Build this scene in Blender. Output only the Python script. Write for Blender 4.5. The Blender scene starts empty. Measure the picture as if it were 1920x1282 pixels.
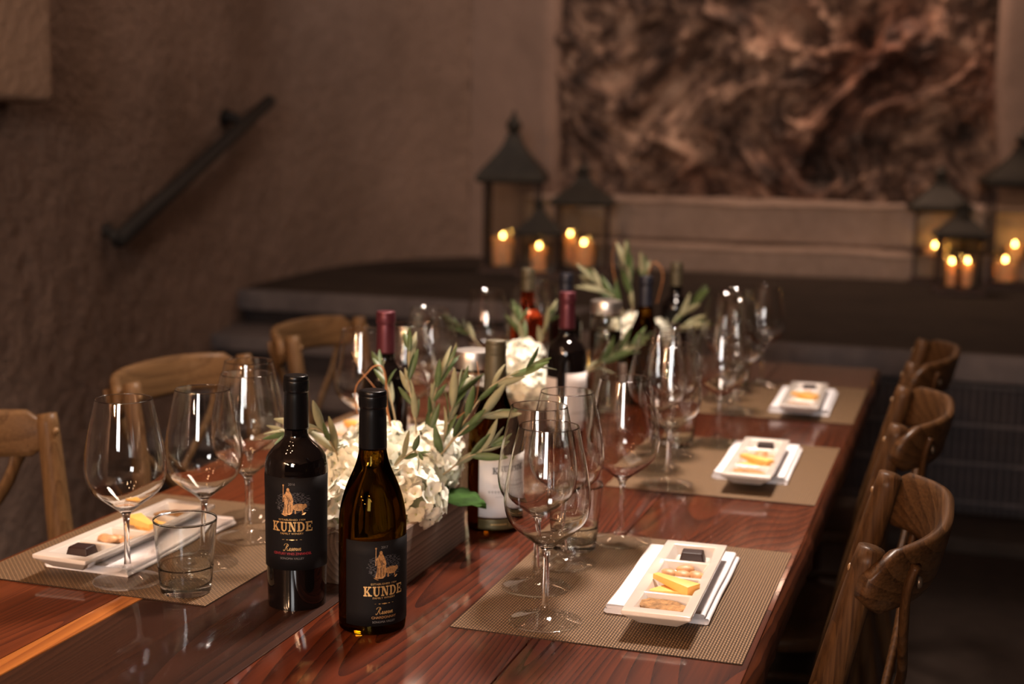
import bpy, bmesh, math, random
from mathutils import Vector, Matrix, noise

random.seed(7)
C = bpy.context.scene.collection
SC = bpy.context.scene
PI = math.pi
T = 0.75                                   # table top height
MAT = 0.0015                               # placemat thickness

# ------------------------------------------------------------------ camera
cam_d = bpy.data.cameras.new('camera')
cam = bpy.data.objects.new('camera', cam_d)
C.objects.link(cam)
yaw, pitch, roll = math.radians(17.978), math.radians(8.172), math.radians(0.956)
fw = Vector((-math.sin(yaw) * math.cos(pitch), math.cos(yaw) * math.cos(pitch), -math.sin(pitch)))
r0 = Vector((math.cos(yaw), math.sin(yaw), 0))
u0 = r0.cross(fw)
cr, sr = math.cos(roll), math.sin(roll)
rt = cr * r0 + sr * u0
up = -sr * r0 + cr * u0
M = Matrix((rt, up, -fw)).transposed().to_4x4()
M.translation = Vector((0, 0, T + 0.5977))
cam.matrix_world = M
cam_d.sensor_width = 36
cam_d.lens = 2618.24 / 1920 * 36
cam_d.clip_start = 0.05
cam_d.dof.use_dof = True
cam_d.dof.focus_distance = 1.72
cam_d.dof.aperture_fstop = 3.2
cam_d.dof.aperture_blades = 9
SC.camera = cam

# ------------------------------------------------------------------ world, lights, exposure
W = bpy.data.worlds.new('world')
SC.world = W
W.use_nodes = True
W.node_tree.nodes['Background'].inputs[0].default_value = (0.30, 0.20, 0.14, 1)
W.node_tree.nodes['Background'].inputs[1].default_value = 0.015
SC.view_settings.view_transform = 'Standard'
SC.view_settings.look = 'None'
SC.view_settings.exposure = 0.0
SC.view_settings.gamma = 1.0
SC.view_settings.use_curve_mapping = False
cy = SC.cycles
cy.max_bounces = 20
cy.transmission_bounces = 20
cy.glossy_bounces = 8
cy.diffuse_bounces = 4
cy.transparent_max_bounces = 64
cy.sample_clamp_indirect = 30.0
cy.sample_clamp_direct = 0.0
cy.blur_glossy = 0.3
cy.caustics_reflective = True
cy.caustics_refractive = True
cy.use_denoising = True


def area_light(name, loc, target, sx, sy, power, col, shape='RECTANGLE', spread=180):
    d = bpy.data.lights.new(name, 'AREA')
    d.shape = shape
    d.size, d.size_y, d.energy, d.color = sx, sy, power, col
    d.spread = math.radians(spread)
    o = bpy.data.objects.new(name, d)
    o.location = loc
    o.rotation_euler = (Vector(target) - Vector(loc)).to_track_quat('-Z', 'Y').to_euler()
    C.objects.link(o)
    return o


def bulb_light(name, loc, power, col, rad):
    d = bpy.data.lights.new(name, 'POINT')
    d.energy, d.color, d.shadow_soft_size = power, col, rad
    o = bpy.data.objects.new(name, d)
    o.location = loc
    C.objects.link(o)
    return o


# daylight through the tall cave doorway at the far end of the room behind the camera
area_light('doorway_daylight', (0.45, -4.35, 2.40), (-0.5, 2.5, 0.9), 1.15, 1.30, 135.0, (1.0, 0.97, 0.96))
# white ceiling lamp over the table, a little beyond the near places
area_light('ceiling_lamp', (-0.50, 2.85, 2.85), (-0.60, 2.1, 0.75), 0.42, 0.42, 44.0, (1.0, 0.82, 0.70), 'DISK', 105)
# three hanging rings of filament bulbs above the table
WARM = (1.0, 0.585, 0.33)
for (cx_, cy_, cz_, n_, pw) in ((-1.35, -3.2, 2.30, 4, 84.0), (-2.05, -2.4, 2.30, 3, 84.0), (0.1, -1.9, 2.25, 3, 30.0), (-1.25, 1.2, 2.45, 5, 7.0)):
    for k in range(n_):
        a = 2 * PI * k / n_ + 0.3
        bulb_light('ring_bulb', (cx_ + 0.30 * math.cos(a), cy_ + 0.30 * math.sin(a), cz_ + 0.22 * ((k * 2) % 5 - 2) / 2), pw, WARM, 0.034)
# downlights in the vault that graze the stucco wall and the rock
area_light('vault_downlight', (-1.9, 4.6, 3.1), (-2.9, 5.0, 1.2), 0.3, 0.3, 10.0, (1.0, 0.66, 0.48))
area_light('niche_downlight', (-0.6, 7.75, 3.25), (-0.8, 8.15, 1.5), 1.2, 0.15, 36.0, (1.0, 0.64, 0.45))
area_light('pier_washer', (-2.45, 6.5, 2.45), (-2.6, 8.0, 1.4), 0.25, 0.25, 2.6, (1.0, 0.86, 0.78))


# ------------------------------------------------------------------ helpers
def tag(o, label=None, cat=None, group=None, kind=None):
    if label: o['label'] = label
    if cat: o['category'] = cat
    if group: o['group'] = group
    if kind: o['kind'] = kind
    return o


def empty(name, loc, rz=0.0):
    o = bpy.data.objects.new(name, None)
    o.empty_display_size = 0.05
    o.location = loc
    o.rotation_euler = (0, 0, rz)
    C.objects.link(o)
    return o


def mesh_of(name, verts, faces, mats, idx=None, smooth=True):
    me = bpy.data.meshes.new(name)
    me.from_pydata([tuple(v) for v in verts], [], faces)
    for m in (mats if isinstance(mats, (list, tuple)) else [mats]):
        me.materials.append(m)
    if idx:
        me.polygons.foreach_set('material_index', idx)
    me.polygons.foreach_set('use_smooth', [smooth] * len(me.polygons))
    me.update()
    return me


def link(name, me, parent=None, loc=(0, 0, 0), rot=(0, 0, 0), scale=(1, 1, 1)):
    o = bpy.data.objects.new(name, me)
    o.location, o.rotation_euler, o.scale = loc, rot, scale
    if parent: o.parent = parent
    C.objects.link(o)
    return o


def obj(name, verts, faces, mats, parent=None, smooth=True, idx=None, loc=(0, 0, 0), rot=(0, 0, 0)):
    return link(name, mesh_of(name, verts, faces, mats, idx, smooth), parent, loc, rot)


def copy_tree(o, parent=None):
    c = o.copy()
    C.objects.link(c)
    if parent: c.parent = parent
    for ch in list(o.children):
        copy_tree(ch, c)
    return c


def catmull(pts, per=6):
    out = []
    n = len(pts)
    for i in range(n - 1):
        p0, p1, p2, p3 = pts[max(i - 1, 0)], pts[i], pts[i + 1], pts[min(i + 2, n - 1)]
        for k in range(per):
            t = k / per
            out.append(tuple(0.5 * ((2 * b) + (-a + c) * t + (2 * a - 5 * b + 4 * c - d) * t * t + (-a + 3 * b - 3 * c + d) * t ** 3)
                             for a, b, c, d in zip(p0, p1, p2, p3)))
    out.append(tuple(pts[-1]))
    return out


def lathe(prof, seg=48, start=0.0):
    """prof: (r, z) from bottom to top or along a closed wall; r == 0 is a pole."""
    V, F, rings = [], [], []
    for r, z in prof:
        if r < 1e-6:
            rings.append([len(V)] * seg)
            V.append((0, 0, z))
        else:
            rings.append(list(range(len(V), len(V) + seg)))
            for k in range(seg):
                a = start + 2 * PI * k / seg
                V.append((r * math.cos(a), r * math.sin(a), z))
    for a, b in zip(rings, rings[1:]):
        for k in range(seg):
            q = [a[k], a[(k + 1) % seg], b[(k + 1) % seg], b[k]]
            u = []
            for i in q:
                if i not in u: u.append(i)
            if len(u) > 2: F.append(u)
    return V, F


def tube(path, rads, seg=10, cap=True):
    V, F = [], []
    P = [Vector(p) for p in path]
    if not isinstance(rads, (list, tuple)): rads = [rads] * len(P)
    ref = None
    for i, p in enumerate(P):
        t = (P[min(i + 1, len(P) - 1)] - P[max(i - 1, 0)]).normalized()
        if ref is None:
            ref = Vector((0, 0, 1)) if abs(t.z) < 0.9 else Vector((1, 0, 0))
        n = (ref - t * ref.dot(t)).normalized()
        ref = n
        b = t.cross(n)
        for k in range(seg):
            a = 2 * PI * k / seg
            V.append(p + rads[i] * (math.cos(a) * n + math.sin(a) * b))
    for i in range(len(P) - 1):
        for k in range(seg):
            F.append([i * seg + k, i * seg + (k + 1) % seg, (i + 1) * seg + (k + 1) % seg, (i + 1) * seg + k])
    if cap:
        F.append(list(range(seg))[::-1])
        F.append(list(range((len(P) - 1) * seg, len(P) * seg)))
    return V, F


def box_vf(x0, x1, y0, y1, z0, z1):
    V = [(x, y, z) for x in (x0, x1) for y in (y0, y1) for z in (z0, z1)]
    F = [[0, 1, 3, 2], [4, 6, 7, 5], [0, 4, 5, 1], [2, 3, 7, 6], [0, 2, 6, 4], [1, 5, 7, 3]]
    return V, F


def bev_mesh(name, V, F, mats, w, seg=2, smooth=True):
    bm = bmesh.new()
    vs = [bm.verts.new(v) for v in V]
    for f in F:
        bm.faces.new([vs[i] for i in f])
    bmesh.ops.recalc_face_normals(bm, faces=bm.faces)
    if w > 0:
        es = [e for e in bm.edges if len(e.link_faces) == 2 and e.calc_face_angle(0) > 0.3]
        bmesh.ops.bevel(bm, geom=es, offset=w, segments=seg, affect='EDGES', profile=0.6, clamp_overlap=True)
    me = bpy.data.meshes.new(name)
    bm.to_mesh(me)
    bm.free()
    for m in (mats if isinstance(mats, (list, tuple)) else [mats]):
        me.materials.append(m)
    me.polygons.foreach_set('use_smooth', [smooth] * len(me.polygons))
    if smooth:
        try: me.set_sharp_from_angle(angle=math.radians(40))
        except Exception: pass
    return me


def rbox(name, x0, x1, y0, y1, z0, z1, mats, parent=None, w=0.003, seg=2):
    V, F = box_vf(x0, x1, y0, y1, z0, z1)
    return link(name, bev_mesh(name, V, F, mats, w, seg), parent)


def join(parts):
    V, F = [], []
    for v, f in parts:
        n = len(V)
        V += [tuple(q) for q in v]
        F += [[i + n for i in g] for g in f]
    return V, F


# ------------------------------------------------------------------ materials
def new_mat(name):
    m = bpy.data.materials.new(name)
    m.use_nodes = True
    nt = m.node_tree
    b = nt.nodes['Principled BSDF']
    return m, nt, b


def node(nt, typ, **kw):
    n = nt.nodes.new(typ)
    for k, v in kw.items():
        if k.startswith('i_'): n.inputs[k[2:].replace('_', ' ')].default_value = v
        else: setattr(n, k, v)
    return n


def L(nt, a, b): nt.links.new(a, b)


def ramp(nt, src, stops):
    r = node(nt, 'ShaderNodeValToRGB')
    e = r.color_ramp.elements
    e[0].position, e[0].color = stops[0][0], (*stops[0][1], 1)
    e[1].position, e[1].color = stops[-1][0], (*stops[-1][1], 1)
    for p, c in stops[1:-1]:
        x = e.new(p)
        x.color = (*c, 1)
    L(nt, src, r.inputs[0])
    return r.outputs[0]


def coords(nt, scale=(1, 1, 1), loc=(0, 0, 0), kind='Object'):
    tc = node(nt, 'ShaderNodeTexCoord')
    mp = node(nt, 'ShaderNodeMapping')
    mp.inputs['Scale'].default_value = scale
    mp.inputs['Location'].default_value = loc
    L(nt, tc.outputs[kind], mp.inputs[0])
    return mp.outputs[0]


def noise_t(nt, vec, scale, detail=4, rough=0.55, dist=0.0):
    n = node(nt, 'ShaderNodeTexNoise')
    n.inputs['Scale'].default_value = scale
    n.inputs['Detail'].default_value = detail
    n.inputs['Roughness'].default_value = rough
    n.inputs['Distortion'].default_value = dist
    if vec is not None: L(nt, vec, n.inputs['Vector'])
    return n.outputs['Fac']


def bump(nt, b, h, strength, dist):
    n = node(nt, 'ShaderNodeBump')
    n.inputs['Strength'].default_value = strength
    n.inputs['Distance'].default_value = dist
    L(nt, h, n.inputs['Height'])
    L(nt, n.outputs[0], b.inputs['Normal'])
    return n


def simple(name, col, rough=0.5, metal=0.0, coat=0.0, var=0.0, vscale=8.0, bmp=0.0, spec=0.5, sss=0.0, bscale=None):
    m, nt, b = new_mat(name)
    b.inputs['Base Color'].default_value = (*col, 1)
    b.inputs['Roughness'].default_value = rough
    b.inputs['Metallic'].default_value = metal
    b.inputs['Coat Weight'].default_value = coat
    b.inputs['Specular IOR Level'].default_value = spec
    if var or bmp:
        v = coords(nt)
        f = noise_t(nt, v, vscale)
        if var:
            lo = tuple(max(0, c * (1 - var)) for c in col)
            hi = tuple(min(1, c * (1 + var)) for c in col)
            L(nt, ramp(nt, f, [(0.3, lo), (0.7, hi)]), b.inputs['Base Color'])
        if bmp:
            g = noise_t(nt, v, bscale or vscale * 3, 5)
            bump(nt, b, g, 0.6, bmp)
    if sss:
        b.inputs['Subsurface Weight'].default_value = sss
        b.inputs['Subsurface Radius'].default_value = (0.03, 0.012, 0.006)
        b.inputs['Subsurface Scale'].default_value = 1.0
    return m


def wood(name, light, dark, offs=(0, 0, 0), rough=0.32, coat=0.5, axis='Y', scale=1.0, ring=9.0, dist=5.0, contrast=0.5, bmp=0.0004, coat_rough=0.12, wear=0.0, mult=64.0, grain=0.07, fine_mix=0.5):
    m, nt, b = new_mat(name)
    st = grain
    s = {'X': (st, 1, 1), 'Y': (1, st, 1), 'Z': (1, 1, st)}[axis]
    v = coords(nt, tuple(q * scale for q in s), offs)
    # contour lines of a stretched noise field: cathedral growth rings
    warp = noise_t(nt, v, 1.7, 2, 0.5)
    fld = noise_t(nt, v, ring * 0.30, 1.5, 0.45, dist * 0.04)
    mu = node(nt, 'ShaderNodeMath', operation='MULTIPLY')
    mu.inputs[1].default_value = mult
    L(nt, fld, mu.inputs[0])
    fr = node(nt, 'ShaderNodeMath', operation='FRACT')
    L(nt, mu.outputs[0], fr.inputs[0])
    pw = node(nt, 'ShaderNodeMath', operation='POWER')
    pw.inputs[1].default_value = 1.6
    L(nt, fr.outputs[0], pw.inputs[0])
    s2 = {'X': (0.02, 1, 1), 'Y': (1, 0.02, 1), 'Z': (1, 1, 0.02)}[axis]
    fine = noise_t(nt, coords(nt, tuple(q * scale for q in s2), offs), 190.0, 3, 0.6)
    mx = node(nt, 'ShaderNodeMix', data_type='FLOAT')
    mx.inputs['Factor'].default_value = fine_mix
    L(nt, pw.outputs[0], mx.inputs['A'])
    L(nt, fine, mx.inputs['B'])
    mid = tuple(a * (1 - contrast) + c * contrast for a, c in zip(light, dark))
    col = ramp(nt, mx.outputs[0], [(0.20, light), (0.5, mid), (0.80, dark)])
    tone = node(nt, 'ShaderNodeMix', data_type='RGBA', blend_type='MULTIPLY')
    tone.inputs['Factor'].default_value = 0.7
    L(nt, col, tone.inputs['A'])
    L(nt, ramp(nt, warp, [(0.25, (0.55, 0.5, 0.5)), (0.75, (1.15, 1.15, 1.15))]), tone.inputs['B'])
    out = tone.outputs['Result']
    if wear:
        w2 = noise_t(nt, coords(nt, tuple(q * scale for q in s), offs), 14.0, 5, 0.7)
        mw = node(nt, 'ShaderNodeMix', data_type='RGBA')
        L(nt, ramp(nt, w2, [(0.55, (0, 0, 0)), (0.75, (wear, wear, wear))]), mw.inputs['Factor'])
        L(nt, out, mw.inputs['A'])
        mw.inputs['B'].default_value = (light[0] * 1.7 + 0.03, light[1] * 1.9 + 0.03, light[2] * 2.2 + 0.03, 1)
        out = mw.outputs['Result']
    L(nt, out, b.inputs['Base Color'])
    b.inputs['Roughness'].default_value = rough
    b.inputs['Specular IOR Level'].default_value = 0.06
    b.inputs['Coat Weight'].default_value = coat
    b.inputs['Coat Roughness'].default_value = coat_rough
    bump(nt, b, mx.outputs[0], 0.35, bmp)
    return m


def glass(name, col=(1, 1, 1), ior=1.5, rough=0.0):
    m = bpy.data.materials.new(name)
    m.use_nodes = True
    nt = m.node_tree
    nt.nodes.remove(nt.nodes['Principled BSDF'])
    g = node(nt, 'ShaderNodeBsdfGlass')
    g.inputs['Color'].default_value = (*col, 1)
    g.inputs['Roughness'].default_value = rough
    g.inputs['IOR'].default_value = ior
    L(nt, g.outputs[0], nt.nodes['Material Output'].inputs[0])
    return m


def pane_glass(name, tint=(0.96, 0.95, 0.92)):
    """thin flat sheet: straight-through light plus a Fresnel reflection"""
    m = bpy.data.materials.new(name)
    m.use_nodes = True
    nt = m.node_tree
    nt.nodes.remove(nt.nodes['Principled BSDF'])
    t = node(nt, 'ShaderNodeBsdfTransparent')
    t.inputs[0].default_value = (*tint, 1)
    g = node(nt, 'ShaderNodeBsdfGlossy')
    g.inputs['Roughness'].default_value = 0.02
    fr = node(nt, 'ShaderNodeFresnel')
    fr.inputs[0].default_value = 1.5
    mx = node(nt, 'ShaderNodeMixShader')
    L(nt, fr.outputs[0], mx.inputs[0])
    L(nt, t.outputs[0], mx.inputs[1])
    L(nt, g.outputs[0], mx.inputs[2])
    L(nt, mx.outputs[0], nt.nodes['Material Output'].inputs[0])
    return m


def emit(name, col, s):
    m = bpy.data.materials.new(name)
    m.use_nodes = True
    nt = m.node_tree
    nt.nodes.remove(nt.nodes['Principled BSDF'])
    e = node(nt, 'ShaderNodeEmission')
    e.inputs[0].default_value = (*col, 1)
    e.inputs[1].default_value = s
    L(nt, e.outputs[0], nt.nodes['Material Output'].inputs[0])
    return m


def stucco(name, lo, hi, bscale=38.0, bdist=0.012, blot=1.3):
    m, nt, b = new_mat(name)
    v = coords(nt)
    big = noise_t(nt, v, blot, 5, 0.6)
    fine = noise_t(nt, v, bscale, 4, 0.6)
    mx = node(nt, 'ShaderNodeMix', data_type='FLOAT')
    mx.inputs['Factor'].default_value = 0.4
    L(nt, big, mx.inputs['A'])
    L(nt, fine, mx.inputs['B'])
    L(nt, ramp(nt, mx.outputs[0], [(0.32, lo), (0.68, hi)]), b.inputs['Base Color'])
    b.inputs['Roughness'].default_value = 0.9
    b.inputs['Specular IOR Level'].default_value = 0.2
    bump(nt, b, fine, 0.8, bdist)
    return m


def rock_mat():
    m, nt, b = new_mat('cave_rock')
    v = coords(nt)
    a = noise_t(nt, v, 2.1, 6, 0.62, 0.5)
    c = noise_t(nt, v, 6.5, 6, 0.65, 0.4)
    mx = node(nt, 'ShaderNodeMix', data_type='FLOAT')
    mx.inputs['Factor'].default_value = 0.5
    L(nt, a, mx.inputs['A'])
    L(nt, c, mx.inputs['B'])
    col = ramp(nt, mx.outputs[0], [(0.40, (0.020, 0.012, 0.010)), (0.48, (0.10, 0.060, 0.046)), (0.55, (0.29, 0.19, 0.14)), (0.64, (0.48, 0.34, 0.26))])
    red = noise_t(nt, coords(nt, loc=(3, 1, 5)), 1.1, 3, 0.5)
    mr = node(nt, 'ShaderNodeMix', data_type='RGBA', blend_type='MULTIPLY')
    L(nt, ramp(nt, red, [(0.52, (0, 0, 0)), (0.70, (0.7, 0.7, 0.7))]), mr.inputs['Factor'])
    L(nt, col, mr.inputs['A'])
    mr.inputs['B'].default_value = (1.0, 0.55, 0.42, 1)
    L(nt, mr.outputs['Result'], b.inputs['Base Color'])
    b.inputs['Roughness'].default_value = 0.75
    bump(nt, b, c, 0.9, 0.03)
    return m


def weave_mat():
    m, nt, b = new_mat('woven_vinyl')
    v = coords(nt)
    sp = node(nt, 'ShaderNodeSeparateXYZ')
    L(nt, v, sp.inputs[0])

    def mth(op, a, c=None):
        n = node(nt, 'ShaderNodeMath', operation=op)
        for i, q in enumerate((a, c)):
            if q is None: continue
            if isinstance(q, (int, float)): n.inputs[i].default_value = q
            else: L(nt, q, n.inputs[i])
        return n.outputs[0]
    P = 0.0037
    u = mth('DIVIDE', sp.outputs[0], P)
    w = mth('DIVIDE', sp.outputs[1], P)
    su = mth('ABSOLUTE', mth('SINE', mth('MULTIPLY', u, PI)))
    sw = mth('ABSOLUTE', mth('SINE', mth('MULTIPLY', w, PI)))
    par = mth('PINGPONG', mth('ADD', mth('FLOOR', u), mth('FLOOR', w)), 1.0)
    mx = node(nt, 'ShaderNodeMix', data_type='FLOAT')
    L(nt, par, mx.inputs['Factor'])
    L(nt, mth('MULTIPLY', mth('POWER', su, 0.6), mth('ADD', mth('MULTIPLY', sw, 0.7), 0.3)), mx.inputs['A'])
    L(nt, mth('MULTIPLY', mth('POWER', sw, 0.6), mth('ADD', mth('MULTIPLY', su, 0.7), 0.3)), mx.inputs['B'])
    h = mx.outputs[0]
    warp_c = ramp(nt, h, [(0.36, (0.022, 0.012, 0.006)), (0.60, (0.17, 0.098, 0.046)), (0.9, (0.33, 0.198, 0.100))])
    weft_c = ramp(nt, h, [(0.36, (0.022, 0.012, 0.006)), (0.60, (0.095, 0.054, 0.025)), (0.9, (0.20, 0.118, 0.058))])
    cm = node(nt, 'ShaderNodeMix', data_type='RGBA')
    L(nt, par, cm.inputs['Factor'])
    L(nt, warp_c, cm.inputs['A'])
    L(nt, weft_c, cm.inputs['B'])
    L(nt, cm.outputs['Result'], b.inputs['Base Color'])
    b.inputs['Roughness'].default_value = 0.55
    b.inputs['Specular IOR Level'].default_value = 0.2
    bump(nt, b, h, 0.8, 0.0012)
    return m


M_STUCCO = stucco('stucco_wall', (0.16, 0.112, 0.088), (0.30, 0.215, 0.175), 42.0, 0.03)
M_PIER = stucco('stucco_pier', (0.20, 0.14, 0.115), (0.29, 0.21, 0.175), 50, 0.008)
M_ROCK = rock_mat()
M_SILL = stucco('sill_concrete', (0.24, 0.18, 0.15), (0.40, 0.305, 0.255), 18, 0.012, 2.2)
M_STAGE = stucco('stage_boards', (0.020, 0.014, 0.011), (0.046, 0.033, 0.026), 14, 0.006, 2.0)
M_FASCIA = stucco('slate_edge', (0.075, 0.066, 0.070), (0.15, 0.130, 0.130), 16, 0.006, 3.0)
M_RISER = stucco('dark_riser', (0.018, 0.015, 0.016), (0.045, 0.038, 0.040), 16, 0.006)
M_FLOOR = stucco('earth_floor', (0.018, 0.011, 0.008), (0.038, 0.024, 0.017), 20, 0.004)
M_SLAT = simple('dark_slat', (0.048, 0.036, 0.037), 0.6, var=0.4, vscale=20)
M_IRON = simple('black_iron', (0.006, 0.005, 0.005), 0.7, 0.0, bmp=0.001, vscale=30)
def blown_glass(name, straight=0.2, rough=0.03, tint=(0.985, 0.985, 0.98)):
    """hand-blown glass: Fresnel reflection over refraction, or straight transmission where the piece is a thin plate"""
    m = bpy.data.materials.new(name)
    m.use_nodes = True
    nt = m.node_tree
    nt.nodes.remove(nt.nodes['Principled BSDF'])
    t = node(nt, 'ShaderNodeBsdfTransparent')
    t.inputs[0].default_value = (*tint, 1)
    rf = node(nt, 'ShaderNodeBsdfRefraction')
    rf.inputs['Color'].default_value = (*tint, 1)
    rf.inputs['Roughness'].default_value = 0.0
    rf.inputs['IOR'].default_value = 1.5
    g = node(nt, 'ShaderNodeBsdfGlossy')
    g.inputs['Roughness'].default_value = rough
    fr = node(nt, 'ShaderNodeFresnel')
    fr.inputs[0].default_value = 1.5
    mx = node(nt, 'ShaderNodeMixShader')
    L(nt, fr.outputs[0], mx.inputs[0])
    L(nt, rf.outputs[0], mx.inputs[1])
    L(nt, g.outputs[0], mx.inputs[2])
    if straight:                                    # a thin plate: no bending, the same Fresnel on both faces
        ge = node(nt, 'ShaderNodeNewGeometry')
        io = node(nt, 'ShaderNodeMix', data_type='FLOAT')
        io.inputs['A'].default_value = 1.5
        io.inputs['B'].default_value = 1 / 1.5
        L(nt, ge.outputs['Backfacing'], io.inputs['Factor'])
        L(nt, io.outputs[0], fr.inputs[0])
        L(nt, t.outputs[0], mx.inputs[1])
    L(nt, mx.outputs[0], nt.nodes['Material Output'].inputs[0])
    return m


M_BOWL = blown_glass('bowl_glass', 0.0, 0.009)
M_STEMG = M_BOWL
M_FOOT = blown_glass('foot_glass', 1.0, 0.016)
M_TWALL = blown_glass('tumbler_wall', 0.0, 0.016, (0.97, 0.98, 0.97))
M_TBASE = M_TWALL
M_WEAVE = weave_mat()
M_NAPKIN = simple('napkin_linen', (0.78, 0.75, 0.76), 0.85, var=0.04, vscale=60, bmp=0.0006, bscale=900)
M_CHINA = simple('white_china', (0.60, 0.545, 0.49), 0.16, coat=0.6)
M_CHOC = simple('dark_chocolate', (0.022, 0.009, 0.007), 0.5, var=0.15, vscale=60, spec=0.25)
M_CHEESE = simple('orange_cheddar', (0.80, 0.43, 0.105), 0.45, var=0.08, vscale=70, sss=0.15)
M_ALMOND = simple('roasted_almond', (0.50, 0.27, 0.125), 0.5, var=0.3, vscale=90, bmp=0.0004, bscale=260)
M_CRACK = simple('seeded_cracker', (0.30, 0.155, 0.055), 0.85, var=0.55, vscale=140, bmp=0.002, bscale=260)
M_PETAL = simple('cream_petal', (0.86, 0.86, 0.745), 0.6, var=0.07, vscale=60, sss=0.06)
M_EYE = simple('green_floret_eye', (0.62, 0.68, 0.36), 0.6)
M_LEAF_T = simple('olive_leaf_top', (0.070, 0.108, 0.034), 0.5, var=0.4, vscale=30)
M_LEAF_B = simple('olive_leaf_under', (0.235, 0.228, 0.130), 0.7, var=0.18, vscale=40)
M_STEM = simple('olive_stem', (0.34, 0.27, 0.16), 0.7, var=0.2, vscale=60)
M_TWIG = simple('curly_willow', (0.30, 0.12, 0.035), 0.5, var=0.3, vscale=60)
M_BROAD = simple('broad_leaf_green', (0.026, 0.066, 0.012), 0.8, var=0.4, vscale=40, bmp=0.002, bscale=120, spec=0.1)
M_PLANTER = wood('weathered_planter', (0.36, 0.285, 0.235), (0.16, 0.125, 0.105), (2, 1, 0), 0.8, 0.0, 'Y', 1.2, 10, 6, 0.5, 0.0015)
M_REDWINE = simple('dark_wine_glass', (0.003, 0.002, 0.002), 0.03)
M_OLIVEGL = glass('olive_bottle_glass', (0.27, 0.175, 0.035), 1.42)
M_AMBERGL = glass('amber_bottle_glass', (0.26, 0.15, 0.035), 1.42)
M_ROSE = glass('rose_wine_glass', (0.86, 0.34, 0.20), 1.42)
M_WATER = glass('water_bottle_glass', (0.96, 0.96, 0.93), 1.40)
M_FOIL_BLACK = simple('matte_black_foil', (0.0035, 0.0035, 0.004), 0.27, spec=0.22)
M_FOIL_WINE = simple('burgundy_foil', (0.10, 0.022, 0.032), 0.36, 0.5)
M_FOIL_KHAKI = simple('khaki_foil', (0.085, 0.070, 0.040), 0.5, 0.4)
M_FOIL_NAVY = simple('navy_foil', (0.012, 0.013, 0.022), 0.4, 0.2)
M_LABEL_D = simple('charcoal_label', (0.0065, 0.0058, 0.0065), 0.62, spec=0.10, bmp=0.0002, vscale=400)
M_LABEL_W = simple('white_label', (0.74, 0.71, 0.69), 0.6)
M_GOLD = simple('gold_ink', (0.62, 0.40, 0.16), 0.38, 0.55, var=0.25, vscale=400)
M_GOLD_D = simple('bronze_ink', (0.46, 0.25, 0.10), 0.45, 0.5, var=0.4, vscale=500)
M_GOLD_S = simple('shaded_bronze_ink', (0.17, 0.085, 0.032), 0.5, 0.4)
M_GREY = simple('grey_ink', (0.12, 0.115, 0.115), 0.6)
M_SKETCH = simple('dim_sketch_ink', (0.055, 0.052, 0.058), 0.6)
M_RED = simple('red_ink', (0.30, 0.020, 0.030), 0.5)
M_DARKINK = simple('dark_ink', (0.035, 0.035, 0.035), 0.6)
M_PALEINK = simple('pale_grey_ink', (0.38, 0.36, 0.35), 0.6)
M_BAND = simple('olive_band', (0.10, 0.082, 0.035), 0.4, 0.4)
M_STEEL = simple('brushed_steel', (0.66, 0.62, 0.58), 0.36, 1.0)
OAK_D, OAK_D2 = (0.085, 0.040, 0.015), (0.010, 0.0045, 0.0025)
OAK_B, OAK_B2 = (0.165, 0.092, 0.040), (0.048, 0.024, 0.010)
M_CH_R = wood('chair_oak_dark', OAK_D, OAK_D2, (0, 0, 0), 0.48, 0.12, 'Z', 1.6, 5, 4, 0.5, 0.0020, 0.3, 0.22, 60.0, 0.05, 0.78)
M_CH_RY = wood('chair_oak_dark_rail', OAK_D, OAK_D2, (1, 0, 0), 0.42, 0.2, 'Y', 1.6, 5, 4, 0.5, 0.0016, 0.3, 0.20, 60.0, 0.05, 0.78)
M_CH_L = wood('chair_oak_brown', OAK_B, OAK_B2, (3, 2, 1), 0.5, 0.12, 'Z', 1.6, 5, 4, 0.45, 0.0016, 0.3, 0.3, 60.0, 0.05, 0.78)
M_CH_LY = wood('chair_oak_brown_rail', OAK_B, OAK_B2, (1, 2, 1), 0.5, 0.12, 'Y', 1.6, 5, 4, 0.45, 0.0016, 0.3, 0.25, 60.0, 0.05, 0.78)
M_LANT_F = simple('lantern_rust_wood', (0.040, 0.016, 0.009), 0.6, var=0.4, vscale=30)
M_LANT_R = simple('lantern_zinc_roof', (0.022, 0.019, 0.014), 0.6, 0.3, var=0.35, vscale=18)
M_PANE = pane_glass('lantern_pane')
M_WAX, nt_, b_ = new_mat('ivory_wax')
b_.inputs['Base Color'].default_value = (0.86, 0.68, 0.50, 1)
b_.inputs['Roughness'].default_value = 0.45
tr_ = node(nt_, 'ShaderNodeBsdfTranslucent')
tr_.inputs[0].default_value = (0.95, 0.62, 0.30, 1)
mx_ = node(nt_, 'ShaderNodeMixShader')
mx_.inputs[0].default_value = 0.35
L(nt_, b_.outputs[0], mx_.inputs[1])
L(nt_, tr_.outputs[0], mx_.inputs[2])
L(nt_, mx_.outputs[0], nt_.nodes['Material Output'].inputs[0])
M_WICK = simple('black_wick', (0.02, 0.015, 0.01), 0.9)
M_FLAME = emit('candle_flame', (1.0, 0.58, 0.14), 55.0)

# ------------------------------------------------------------------ the cave room
def floor_build():
    V, F = box_vf(-3.6, 3.2, -4.5, 8.6, -0.05, 0)
    tag(obj('floor', V, F, M_FLOOR, smooth=False), 'dark earth-brown floor of the wine cave', None, None, 'structure')


floor_build()

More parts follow.
